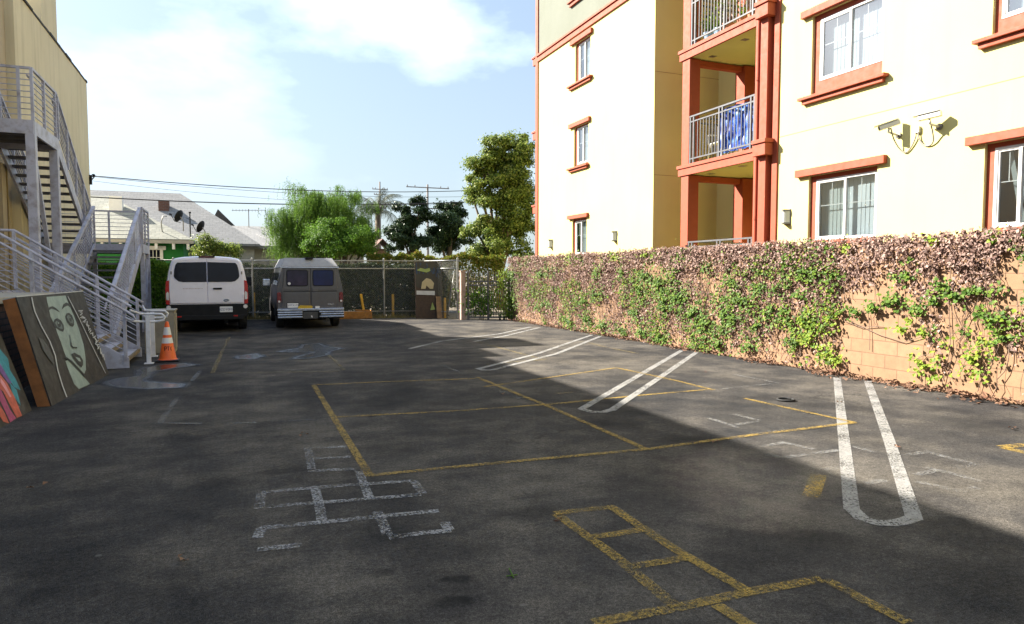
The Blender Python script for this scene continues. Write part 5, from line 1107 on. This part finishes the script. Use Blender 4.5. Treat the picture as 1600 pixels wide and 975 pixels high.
for i in range(5200):
    x = rnd.uniform(-4.3,6.4); p = onf(x, -.02-abs(rnd.gauss(0,.16)))
    if nz(x*1.3,0,3) < -.25 or (5.8 < x): 
        if rnd.random() < .7: continue
    h = rnd.uniform(.04,.20); a = rnd.uniform(0,6.28); w_ = .007
    t_ = p + V((rnd.uniform(-.08,.08), rnd.uniform(-.08,.08), h)); s = V((math.cos(a),math.sin(a),0))*w_
    gr.add([p-s, p+s, t_], [(0,1,2)])
tag(gr.build('dry_grass', M['grass_dry']), 'dry yellow grass along the foot of the chain link fence', 'grass', kind='stuff')
st_ = MB().add([(-4.85,26.3,.004),(6.3,24.0,.004),(7.2,22.6,.004),(7.4,22.75,.004),(6.6,24.6,.004),(-4.85,27.0,.004)], [(0,1,2,3,4,5)])
tag(st_.build('soil_strip', M['dirt']), kind='structure')

# dark painted board against the fence (a plain abstract design)
BX, BY, BW, BH = 5.96, 23.62, .99, 2.02
bo = thing('painted_board', (BX+.5,BY,0), 'tall dark painted board with cream and lime shapes against the fence', 'painting')
ln = .12
def PB(a, b, c=0.): return V((BX+a, BY + ln*b/BH - c, b))
MB().prism([PB(0,0,-.02),PB(BW,0,-.02),PB(BW,BH,-.02),PB(0,BH,-.02)], (0,-.018,0)).build('board', M['paint_brown'], bo)
art = MB(); arts = []
def AP(k, pts):
    if k not in arts: arts.append(k)
    art.mat(arts.index(k)); art.add([PB(a,b,.0+.0008*len(art.f)) for a, b in pts], [tuple(range(len(pts)))])
AP('paint_dark', [(.02,1.15),(.97,.75),(.97,2.0),(.02,2.0)])
for i in range(34):
    x = rnd.uniform(.04,.94); z = rnd.uniform(1.62,1.98) if rnd.random() < .65 or x < .6 else rnd.uniform(1.2,1.9); w_ = rnd.uniform(.006,.02); h = rnd.uniform(.05,.16)
    AP('paint_blue', [(x-w_,z-h),(x+w_,z-h),(x+w_*.6,min(1.99,z+h*.3)),(x-w_*.6,min(1.99,z+h*.3))])
def bl(cx_, cz_, rx, rz, n=20, t=0, w=0): return [(cx_+rx*math.cos(a)*math.cos(t)-rz*math.sin(a)*math.sin(t), cz_+rx*math.cos(a)*math.sin(t)+rz*math.sin(a)*math.cos(t)) for a in [2*math.pi*i/n for i in range(n)]]
AP('paint_lime', [(.05,1.72),(.20,1.80),(.36,1.76),(.52,1.80),(.56,1.70),(.42,1.64),(.22,1.68)])
AP('paint_cream', [(.20,1.06),(.24,1.30),(.40,1.44),(.56,1.40),(.68,1.26),(.64,1.06)]); AP('paint_brown', [(.36,1.06),(.40,1.18),(.52,1.06)])
AP('paint_white', [(.03,1.0),(.70,.98),(.70,.83),(.03,.86)]); AP('paint_lime', [(.60,.58),(.70,.32),(.52,.30)])
art.build('painting', [M[k] for k in arts], bo)
pk = MB().prism([(6.70,23.50,0),(6.90,23.50,0),(6.88,23.62,.78),(6.69,23.62,.78)], (0,.03,0))
tag(pk.build('leaning_plank', M['plank'], bevel=.004), 'short brown plank leaning on the dark painted board', 'plank')
pp = MB().tube([(6.98,23.25,0),(7.22,23.05,1.72)], .022, 8)
tag(pp.build('leaning_pipe', M['galv'], smooth=True), 'thin grey pipe leaning at the corner of the fence beside the painted board', 'pipe')
p_ = MB().bar((7.02,23.62,0),(7.02,23.62,.72), .08,.08,(0,1,0)); p_.bar((7.02,23.62,.72),(7.02,23.62,.735),.05,.05,(0,1,0))
tag(p_.build('yellow_post', M['yellow_post'], bevel=.006), 'yellow post behind the leaning grey pipe by the gate', 'post', 'yellow posts along the fence')
pr = MB().box(7.26,7.42,22.45,22.61,0,1.66); pr.box(7.24,7.44,22.43,22.63,1.66,1.70)
tag(pr.build('gate_pillar', M['pink_pillar'], bevel=.006), 'pale pinkish pillar between the fence and the metal gate', 'pillar')

# bar gate
GA, GB, GC = V((7.50,22.40,0)), V((8.14,22.14,0)), V((8.82,21.92,0))
ga = thing('metal_gate', GB, 'grey metal bar gate between the pillar and the ivy wall', 'gate')
for a, b in ((GA,GB),(GB,GC)):
    lf = MB(); d = (b-a); L = d.length; d.normalize(); a2 = a+d*.02; b2 = b-d*.03
    for z, t_ in ((.10,.05),(1.20,.045),(1.33,.045)): lf.bar(a2+V((0,0,z)), b2+V((0,0,z)), .03, t_)
    n = int(L/.085)
    for i in range(n+1):
        p = a2.lerp(b2, i/n); lf.bar(p+V((0,0,.10)), p+V((0,0,1.66)), .016, .016, (0,1,0))
    lf.build('gate_leaf', M['rail_grey'], ga)
for p in (GA,GB,GC): MB().bar(p, p+V((0,0,1.70)), .06, .06, (0,1,0)).build('post', M['rail_grey'], ga)
for x, y, lb_ in ((8.44,21.80,'black caster at the gate foot, the one farther from the ivy wall'),(8.57,21.74,'black caster at the gate foot, the one closer to the ivy wall')):
    tag(MB().lathe((x-.02,y,.055), [(.03,0),(.055,.005),(.055,.035),(.03,.04)], 14, (1,0,0)).build('caster', M['black']), lb_, 'caster', 'casters at the gate foot')
gp = thing('gate_shrub', (7.95,22.5,0), 'leafy green shrub growing through the metal gate', 'shrub')
f = MB()
for i in range(850):
    a = rnd.gauss(0,.26); z = .15+abs(rnd.gauss(.45,.32)); 
    if z > 1.15: continue
    leaf(f, V((7.95+a, 22.32-a*.35+rnd.gauss(0,.13), z)), (rnd.uniform(-1,1),-.6+rnd.uniform(-1,1),rnd.uniform(-.3,1)), rnd.uniform(.06,.12), .6)
f.build('foliage', M['leaf_bush'], gp); s = MB()
for i in range(9):
    a = rnd.gauss(0,.2); s.tube([(7.95+a*.4,22.35,0),(7.95+a,22.33-a*.35,rnd.uniform(.6,1.0))], .008, 5)
s.build('stem', M['twig'], gp)
gv2 = thing('gate_vine', (8.75,21.95,0), 'yellow green vine hanging on the gate end of the ivy wall', 'vine'); f = MB(); s = MB()
for i in range(420):
    z = .1+1.6*rnd.random(); leaf(f, V((8.72+rnd.gauss(0,.09)-(.25*rnd.random() if z > 1 else 0), 21.86+rnd.gauss(0,.07), z)), (-.6+rnd.uniform(-1,1),-.8+rnd.uniform(-1,1),.3), rnd.uniform(.05,.09))
for i in range(6): x = 8.72+rnd.gauss(0,.05); s.tube([(x,21.88,0),(x+rnd.gauss(0,.06),21.86,.8),(x+rnd.gauss(0,.1),21.88,1.65)], .007, 5)
f.build('foliage', M['leaf_lime'], gv2); s.build('stem', M['twig'], gv2)

# ================================================================ hedges and trees behind
def crown_pts(blobs, dens, loose=1., sr=1.):
    out = []
    for x, y, z, rx, rz in blobs:
        n = int(dens*rx*rx*rz); c = V((x,y,z))
        subs = []
        for k in range(max(9,int(26*rx*rz))):      # leaf clumps on the lobe
            d = V((rnd.gauss(0,1),rnd.gauss(0,1),rnd.gauss(0,.9))).normalized(); rr = rnd.uniform(.25,1.06)*(loose if rnd.random() < .6 else 1.)
            subs.append((c+V((d.x*rx*rr,d.y*rx*.85*rr,d.z*rz*rr)), rnd.uniform(.22,.48)*sr*max(.6,(rx*rz)**.5), d))
        for i in range(n):
            q, r, d = rnd.choice(subs); e = V((rnd.gauss(0,1),rnd.gauss(0,1),rnd.gauss(0,.75)))*(.55*r)
            out.append((q+e, (d*.8+V((0,0,.5))+e.normalized()*.7)))
    return out
def limbs(mb, base, blobs, r0):
    top = V((sum(b_[0] for b_ in blobs)/len(blobs), blobs[0][1], min(b_[2] for b_ in blobs)*.85))
    base = V(base); mid = base.lerp(top,.6)+V((rnd.uniform(-.1,.1),rnd.uniform(-.1,.1),0))
    mb.tube([base, mid, top], r0, 9, r0*.6)
    for b_ in blobs:
        e = V((b_[0],b_[1],b_[2])); m_ = mid.lerp(e,.55)+V((rnd.uniform(-.15,.15),rnd.uniform(-.2,.2),.1))
        mb.tube([mid, m_, e], r0*.45, 6, r0*.12)
        for k in range(4):
            d = V((rnd.gauss(0,1)*b_[3],rnd.gauss(0,1)*b_[3],rnd.gauss(0,.8)*b_[4]))*.36
            mb.tube([m_.lerp(e,.7), e+d*.6, e+d], r0*.14, 4, r0*.04)
def tree(name, label, cat, blobs, base, r0, lm, dens, ls, asp=.55, group=None, loose=1.1, sr=.9):
    o = thing(name, base, label, cat, group)
    t_ = MB(); limbs(t_, base, blobs, r0); t_.build('trunk', M['bark'], o, smooth=True)
    c = MB()
    for p, nn in crown_pts(blobs, dens, loose, sr): leaf(c, p, nn+V((rnd.gauss(0,.5),rnd.gauss(0,.5),rnd.gauss(0,.5))), rnd.uniform(ls*.6,ls*1.25), asp)
    c.build('crown', lm, o); return o
G_T = 'trees beyond the fence'
# pepper tree: hanging feathery sprays
o = thing('pepper_tree', (3.7,30.5,0), 'bright green pepper tree with feathery drooping sprays', 'tree', G_T)
t_ = MB(); limbs(t_, (3.7,30.6,0), TREES['pepper'], .2); t_.build('trunk', M['bark'], o, smooth=True)
c = MB()
for p, nn in crown_pts(TREES['pepper'], 1300, 1.1, .9):
    a = rnd.uniform(0,6.28); pr_ = V(p); d = V((math.cos(a)*.6,math.sin(a)*.6,.15)); l = rnd.uniform(.035,.055)
    for k in range(rnd.randint(6,11)):
        q = pr_ + d.normalized()*l; d = d*.75+V((0,0,-.45))
        for sg in (-1,1):
            s = V((-math.sin(a),math.cos(a),rnd.uniform(-.5,.1)))*sg
            leaf(c, q, s.cross(d)+V((rnd.gauss(0,.3),rnd.gauss(0,.3),.2)), rnd.uniform(.045,.08), .28, fold=.05)
        pr_ = q
c.build('crown', M['leaf_pepper'], o)
tree('round_bush', 'dense round green bush growing in front of the pepper tree', 'bush', TREES['bush'], (4.2,28.3,0), .12, M['leaf_bush'], 14000, .085, .5)
tree('evergreen_tree', 'dark glossy evergreen tree next to the palm', 'tree', TREES['darka'], (8.4,34,0), .2, M['leaf_dark'], 8500, .15, .5, G_T, 1.2, .75)
tree('evergreen_tree', 'dark glossy evergreen tree below the utility pole beside the tall tree', 'tree', TREES['darkb'], (10.4,34.5,0), .2, M['leaf_dark'], 8500, .15, .5, G_T, 1.2, .75)
tree('broadleaf_tree', 'tallest tree with loose olive green crown beside the cream building', 'tree', TREES['tall'], (11.0,28.2,0), .24, M['leaf_tall'], 9500, .125, .5, G_T, 1.2, .78)
tree('young_tree', 'small light green tree in front of the grey roofed house', 'tree', TREES['small'], (-.5,30,0), .07, M['leaf_tall'], 17000, .10, .5, G_T)
# palm
pa = thing('palm_tree', (8.85,45,0), 'grey green palm with arching fronds behind the pepper tree', 'tree', G_T)
MB().tube([(8.85,45,0),(8.8,45,3),(8.85,45,5.6)], .2, 10, .16).build('trunk', M['bark'], pa, smooth=True)
for i in range(20):
    a = i*2.399; el = rnd.uniform(.3,1.35); L = rnd.uniform(2.0,2.8); f = MB(); p = V((8.85,45,5.6)); d = V((math.cos(a)*math.cos(el),math.sin(a)*math.cos(el),math.sin(el)))
    for k in range(14):
        q = p + d*(L/14); f.bar(p,q,.025,.02); s = d.cross(V((0,0,1))).normalized(); w_ = .55*math.sin(math.pi*min(1,(k+1.5)/14.5))**.6
        for j in range(3):
            m_ = p.lerp(q,j/3)
            for sg in (-1,1):
                e = m_ + s*(sg*w_*rnd.uniform(.6,1)) + d*.2 + V((0,0,-w_*rnd.uniform(.5,1.0))); n_ = (e-m_).cross(d).normalized()*0 + d*.014
                f.quad(m_-n_, m_+n_, e+n_*.3, e-n_*.3)
        p = q; d = (d+V((0,0,-.16))).normalized()
    f.build('frond', M['leaf_palm'], pa)
# hedges
def hedge(name, label, x0, y0, x1, y1, h, th, lm, n, ls, base=0., topvar=.25):
    o = thing(name, ((x0+x1)/2,(y0+y1)/2,0), label, 'hedge', None); a, b = V((x0,y0,0)), V((x1,y1,0)); d = (b-a); L = d.length; d.normalize(); s = V((-d.y,d.x,0)); c = MB(); t_ = MB()
    for i in range(n):
        u = rnd.random()*L; hh = h*(1-topvar*.5+topvar*nz(u*.9,3,h*7)+ .3*topvar*nz(u*3.3,1,2)); z = base+(hh-base)*(1-rnd.random()**1.5)
        v = rnd.choice((-1,-1,1))*th*.5*(1-.35*rnd.random()**2)*(1+.3*nz(u*1.4,z*1.4,5))
        if rnd.random() < .25: z = hh; v = rnd.uniform(-.5,.5)*th
        leaf(c, a+d*u+s*v+V((0,0,max(.03,z+rnd.gauss(0,.03)))), s*(-1.2 if v < 0 else 1.2)+V((rnd.gauss(0,.7),rnd.gauss(0,.7),.5+rnd.gauss(0,.6))), rnd.uniform(ls*.6,ls*1.3), .6)
    k = 0.
    while k < L: t_.tube([a+d*k, a+d*(k+rnd.uniform(-.2,.2))+V((0,0,h*.8))], .018, 5, .006); k += .45
    c.build('foliage', lm, o); t_.build('stem', M['twig'], o)
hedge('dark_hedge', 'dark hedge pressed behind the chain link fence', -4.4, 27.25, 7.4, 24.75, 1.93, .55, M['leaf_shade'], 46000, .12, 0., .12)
hedge('yellow_hedge', 'yellow green clipped hedge rising above the fence by the dark evergreens', 5.0, 27.6, 10.3, 26.3, 2.55, .8, M['leaf_hedge'], 15000, .10, .2, .2)
hedge('corner_hedge', 'dark green hedge beside the white van under the stair landing', -4.3, 26.3, -1.95, 25.85, 2.05, .4, M['leaf_bush'], 7000, .10, 0., .15)

# ================================================================ houses
h1 = thing('green_house', (-5,33,0), 'bright green house with an olive grey hip roof and white window', 'house')
MB().box(-12,-1.95,32.45,40.5,0,2.92).build('wall', M['green_wall'], h1)
E2 = V((-1.54,32,2.95)); Rr = V((-5.15,35.7,5.02))
r = MB(); t_ = .10
def slope(mb, poly, th=.12): mb.prism(poly, (0,0,th))
slope(r, [(-13,32,2.92),(-1.54,32,2.92),(-5.15,35.7,4.98),(-13,35.7,4.98)]); slope(r, [(-1.539,32.001,2.92),(-1.54,39.4,2.92),(-5.149,35.701,4.98)]); slope(r, [(-1.54,39.4,2.92),(-13,39.4,2.92),(-13,35.702,4.98),(-5.15,35.702,4.98)])
ro = r.build('roof', M['roof_olive'], h1)
MB().box(-13,-1.52,31.96,31.998,2.86,3.0).build('eave_board', M['greywall'], ro)
for x in (-6.2,-5.55,-4.9,-4.25,-3.6,-2.95,-2.3,-1.75): MB().box(x-.05,x+.05,31.985,32.3,2.62,2.858).build('rafter_tail', M['white'], ro)
wn = MB().box(-3.60,-2.62,32.36,32.449,2.60,2.76)
for a, b, c_, d_ in ((-3.50,-3.38,1.3,2.6),(-2.85,-2.73,1.3,2.6)): wn.box(a,b,32.38,32.449,c_,d_)
wn.box(-3.55,-2.68,32.37,32.449,1.18,1.299)
wo = wn.build('window', M['white'], h1)
MB().box(-3.379,-2.851,32.42,32.448,1.30,2.599).build('pane', M['van_glass'], wo)
mu = MB(); mu.box(-3.379,-2.851,32.40,32.419,1.93,1.97)
for x in (-3.24,-3.11,-2.98): mu.box(x-.012,x+.012,32.40,32.418,1.971,2.598); 
mu.box(-3.379,-2.851,32.4,32.418,2.27,2.292)
mu.build('muntin', M['white'], wo)
v_ = MB().box(-4.95,-4.44,34.3,34.75,4.05,4.98); v_.build('roof_vent', M['white'], ro)
h2 = thing('grey_house', (-3,38,0), 'large house with a pale grey hip roof behind the green house', 'house')
MB().box(-14,1.0,36.6,45,0,2.9).build('wall', M['greywall'], h2)
r = MB(); slope(r, [(-15,36.2,2.95),(1.25,36.2,2.95),(-2.5,40.4,5.72),(-15,40.4,5.72)]); slope(r, [(1.251,36.201,2.95),(1.25,45,2.95),(-2.499,40.401,5.72)]); slope(r, [(1.25,45,2.95),(-15,45,2.95),(-15,40.402,5.72),(-2.5,40.402,5.72)])
ro2 = r.build('roof', M['roof'], h2)
MB().box(-3.42,-2.94,38.75,39.2,4.4,5.28).build('chimney', M['red_brick'], ro2)
MB().prism([(-1.6,43.5,3.6),(-.75,43.5,5.35),(.35,43.5,4.2),(.6,43.5,3.6)], (0,1.2,0)).build('rear_gable', M['roof_dark'], ro2)
h3 = thing('garage', (2.5,38,0), 'low grey garage with a shallow pale roof left of the pepper tree', 'garage')
MB().box(.2,6.5,37.0,42.0,0,2.85).build('wall', M['greywall'], h3)
r = MB(); slope(r, [(.0,36.5,2.90),(6.8,36.5,2.90),(6.8,39.6,4.05),(-.6,39.6,4.05)],.1); slope(r, [(-.6,39.602,4.05),(6.8,39.602,4.05),(6.8,42.3,2.9),(-.6,42.3,2.9)],.1)
ro3 = r.build('roof', M['roof'], h3); MB().box(.0,6.8,36.46,36.498,2.84,2.98).build('gutter', M['bronze'], ro3)
MB().tube([(2.0,36.48,2.9),(2.0,36.6,2.6),(1.7,36.95,2.4),(1.7,36.97,.2)], .035, 8).build('downpipe', M['greywall'], h3)
h4 = thing('small_outbuilding', (7.25,36,0), 'small tan gabled roof peeping over the fence', 'shed')
MB().box(6.9,7.6,35.8,37,0,2.9).build('wall', M['block'], h4)
r = MB(); slope(r, [(6.75,35.6,2.85),(7.25,35.6,3.36),(7.25,37.2,3.36),(6.75,37.2,2.85)],.06); slope(r, [(7.252,35.6,3.36),(7.75,35.6,2.85),(7.75,37.2,2.85),(7.252,37.2,3.36)],.06); r.build('roof', M['red_brick'], h4)
# satellite dishes
def dish(x, y, z, label):
    o = thing('satellite_dish', (x,y,z), label, 'satellite dish', 'satellite dishes on the green house roof')
    c = V((x-.05,y,z+.62)); ax_ = V((-.80,.42,.42)).normalized()
    d = MB(); d.lathe(c, [(.02,0),(.16,.025),(.27,.085),(.275,.09),(.265,.095),(.15,.04),(.02,.012)], 22, ax_); d.build('reflector', M['black'], o, smooth=True)  # dish coloured black to stand in for the shade on its back
    a_ = MB().tube([c-V((0,0,.24)), c-V((0,0,.32))+ax_*.3, c+ax_*.48-V((0,0,.1))], .014, 6); a_.lathe(c+ax_*.44-V((0,0,.1)), [(.03,0),(.04,.1)], 8, ax_); a_.build('feed_arm', M['black'], o)
    MB().tube([(x+.05,y,z),(x+.05,y,z+.45),(c.x,c.y,c.z)], .022, 8).build('mast', M['bronze'], o)
dish(-2.0,32.75,3.42,'satellite dish left of the thin roof mast on the green house')
dish(-1.16,32.9,3.0,'satellite dish right of the thin roof mast near the small tree')
o = thing('roof_mast', (-1.68,32.7,3.2), 'thin dark mast between the two satellite dishes', 'mast')
m_ = MB().tube([(-1.68,32.7,3.1),(-1.68,32.7,4.22)], .025, 8); m_.lathe((-1.68,32.7,4.2), [(.05,0),(.05,.06)], 8); m_.bar((-1.85,32.7,4.0),(-1.45,32.7,3.85),.02,.02); m_.build('pole', M['black'], o)
ua = MB().tube([(-2.75,32.6,3.35),(-2.78,32.5,3.75),(-2.7,32.45,4.02),(-2.55,32.45,4.03)], .022, 7)
tag(ua.build('vent_pipe', M['galv'], smooth=True), 'thin curved vent pipe on the edge of the olive grey roof', 'pipe')
# tv antenna
ta = thing('tv_antenna', (.83,39.4,3.9), 'tall thin television antenna on the garage roof', 'antenna')
MB().tube([(.83,39.4,3.9),(.83,39.4,5.05)], .022, 7).build('mast', M['bronze'], ta)
b = MB().bar((-.0,39.4,4.95),(1.72,39.4,5.02), .025, .025)
for i in range(11):
    x = .05+.16*i; l = .42-.02*i; b.tube([(x,39.4-l,4.96+.04*i/11),(x,39.4+l,4.96+.04*i/11)], .008, 5); b.tube([(x,39.4,4.90),(x,39.4,5.04)],.008,5)
b.tube([(1.25,39.4,5.0),(1.45,39.2,5.25)],.008,5); b.tube([(1.25,39.4,5.0),(1.45,39.2,4.72)],.008,5)
b.build('boom', M['bronze'], ta)
MB().tube([(.88,39.4,4.0),(1.1,38.5,3.72),(1.55,37.2,3.35)], .008, 5).build('guy_wire', M['wire'], ta)
# utility poles and wires
def upole(x, y, h, label, arms):
    o = thing('utility_pole', (x,y,0), label, 'utility pole', 'utility poles far behind the trees')
    MB().tube([(x,y,0),(x,y,h)], .14, 9, .10).build('pole', M['pole_wood'], o, smooth=True)
    for z, w_ in arms:
        a_ = MB().bar((x-w_,y-.15,z),(x+w_,y-.15,z), .08, .09)
        for k in (-.95,-.6,.6,.95): a_.lathe((x+w_*k,y-.15,z+.06), [(.03,0),(.06,.06),(.03,.16)], 7)
        a_.build('crossarm', M['pole_wood'], o)
upole(19.0,70,10.9,'far utility pole with two crossarms above the dark evergreens', ((10.55,2.3),(8.4,1.3)))
upole(18.0,90,13.6,'farthest utility pole behind the palm fronds', ((12.6,1.0),(11.9,.8)))
def wire(a, b, sag, r, label):
    a, b = V(a), V(b); pts = []
    for i in range(33):
        f_ = i/32; p = a.lerp(b,f_); p.z -= sag*4*f_*(1-f_); pts.append(p)
    tag(MB().tube(pts, r, 6).build('utility_wire', M['wire'], smooth=True), label, 'wire', 'overhead wires across the back of the lot')
wire((-4.47,27.97,5.03),(19,33,6.75), .62, .017, 'topmost black overhead wire running from the wall bracket')
wire((-4.47,27.95,5.0),(19,33.6,6.35), .60, .008, 'thin overhead wire just below the topmost one')
wire((-4.5,27.95,4.85),(19,34,6.1), .72, .006, 'faint lowest thin overhead wire')
wire((-8,29.6,4.55),(19,33.2,6.1), .60, .024, 'thick lower overhead wire crossing in front of the grey roofs')

# ================================================================ camera, light, sky
cam_d = bpy.data.cameras.new('camera'); cam_o = bpy.data.objects.new('camera', cam_d); COL.objects.link(cam_o)
cam_d.sensor_width = 36; cam_d.lens = 24; cam_d.clip_end = 2000; cam_d.clip_start = .05
cam_o.location = (0,0,1.6); cam_o.rotation_euler = (math.radians(90-3.22), 0, math.radians(-22.18)); SC.camera = cam_o
sd = V((1,-.76,-.88)).normalized()                # the way the sunlight travels
el = math.asin(-sd.z); toward = -sd
sun = bpy.data.lights.new('sun', 'SUN'); so_ = bpy.data.objects.new('sun', sun); COL.objects.link(so_)
sun.energy = 5.0; sun.angle = math.radians(.53); sun.color = (1.,.93,.82); so_.rotation_euler = sd.to_track_quat('-Z','Y').to_euler(); so_.location = (-20,20,20)
w = bpy.data.worlds.new('World'); SC.world = w; w.use_nodes = True; nt = w.node_tree; bg = nt.nodes['Background']
sk = nt.nodes.new('ShaderNodeTexSky'); sk.sky_type = 'NISHITA'; sk.sun_disc = False; sk.sun_elevation = el
sk.sun_rotation = math.atan2(toward.x, toward.y); sk.air_density = 1.; sk.dust_density = 1.2; sk.ozone_density = 1.2
tc = nt.nodes.new('ShaderNodeTexCoord'); 
def wn_(ty, **k):
    n = nt.nodes.new(ty)
    for a, v in k.items(): setattr(n, a, v)
    return n
mp = wn_('ShaderNodeMapping'); mp.inputs['Scale'].default_value = (1.5,1.5,3.2); mp.inputs['Location'].default_value = CLOUD; nt.links.new(tc.outputs['Generated'], mp.inputs[0])
n1 = wn_('ShaderNodeTexNoise'); n1.inputs['Scale'].default_value = 2.3; n1.inputs['Detail'].default_value = 8; n1.inputs['Roughness'].default_value = .52; nt.links.new(mp.outputs[0], n1.inputs['Vector'])
rp = wn_('ShaderNodeValToRGB'); rp.color_ramp.elements[0].position = .46; rp.color_ramp.elements[1].position = .60; nt.links.new(n1.outputs[0], rp.inputs[0])
sep = wn_('ShaderNodeSeparateXYZ'); nt.links.new(tc.outputs['Generated'], sep.inputs[0])
mr = wn_('ShaderNodeMapRange'); mr.inputs[1].default_value = .04; mr.inputs[2].default_value = .30; nt.links.new(sep.outputs[2], mr.inputs[0])
mm = wn_('ShaderNodeMath', operation='MULTIPLY'); nt.links.new(rp.outputs[0], mm.inputs[0]); nt.links.new(mr.outputs[0], mm.inputs[1])
hz = wn_('ShaderNodeMix', data_type='RGBA'); mz = wn_('ShaderNodeMapRange'); mz.inputs[1].default_value = .05; mz.inputs[2].default_value = .75; mz.inputs[3].default_value = SKYMIX; mz.inputs[4].default_value = .1; nt.links.new(sep.outputs[2], mz.inputs[0]); nt.links.new(mz.outputs[0], hz.inputs[0]); hz.inputs[7].default_value = (*HAZE,1); nt.links.new(sk.outputs[0], hz.inputs[6])
mx = wn_('ShaderNodeMix', data_type='RGBA'); nt.links.new(mm.outputs[0], mx.inputs[0]); nt.links.new(hz.outputs[2], mx.inputs[6]); mx.inputs[7].default_value = (*CLOUDC,1)
nt.links.new(mx.outputs[2], bg.inputs[0]); bg.inputs[1].default_value = SKYSTR
SC.view_settings.view_transform = 'Standard'; SC.view_settings.look = 'None'; SC.view_settings.gamma = 1; SC.view_settings.exposure = EXPO; SC.view_settings.use_curve_mapping = False
cy_ = SC.cycles; cy_.max_bounces = 8; cy_.diffuse_bounces = 4; cy_.glossy_bounces = 3; cy_.transmission_bounces = 4; cy_.transparent_max_bounces = 12
cy_.use_denoising = True; cy_.sample_clamp_indirect = 60.; cy_.blur_glossy = 0.; cy_.caustics_reflective = True; cy_.caustics_refractive = False
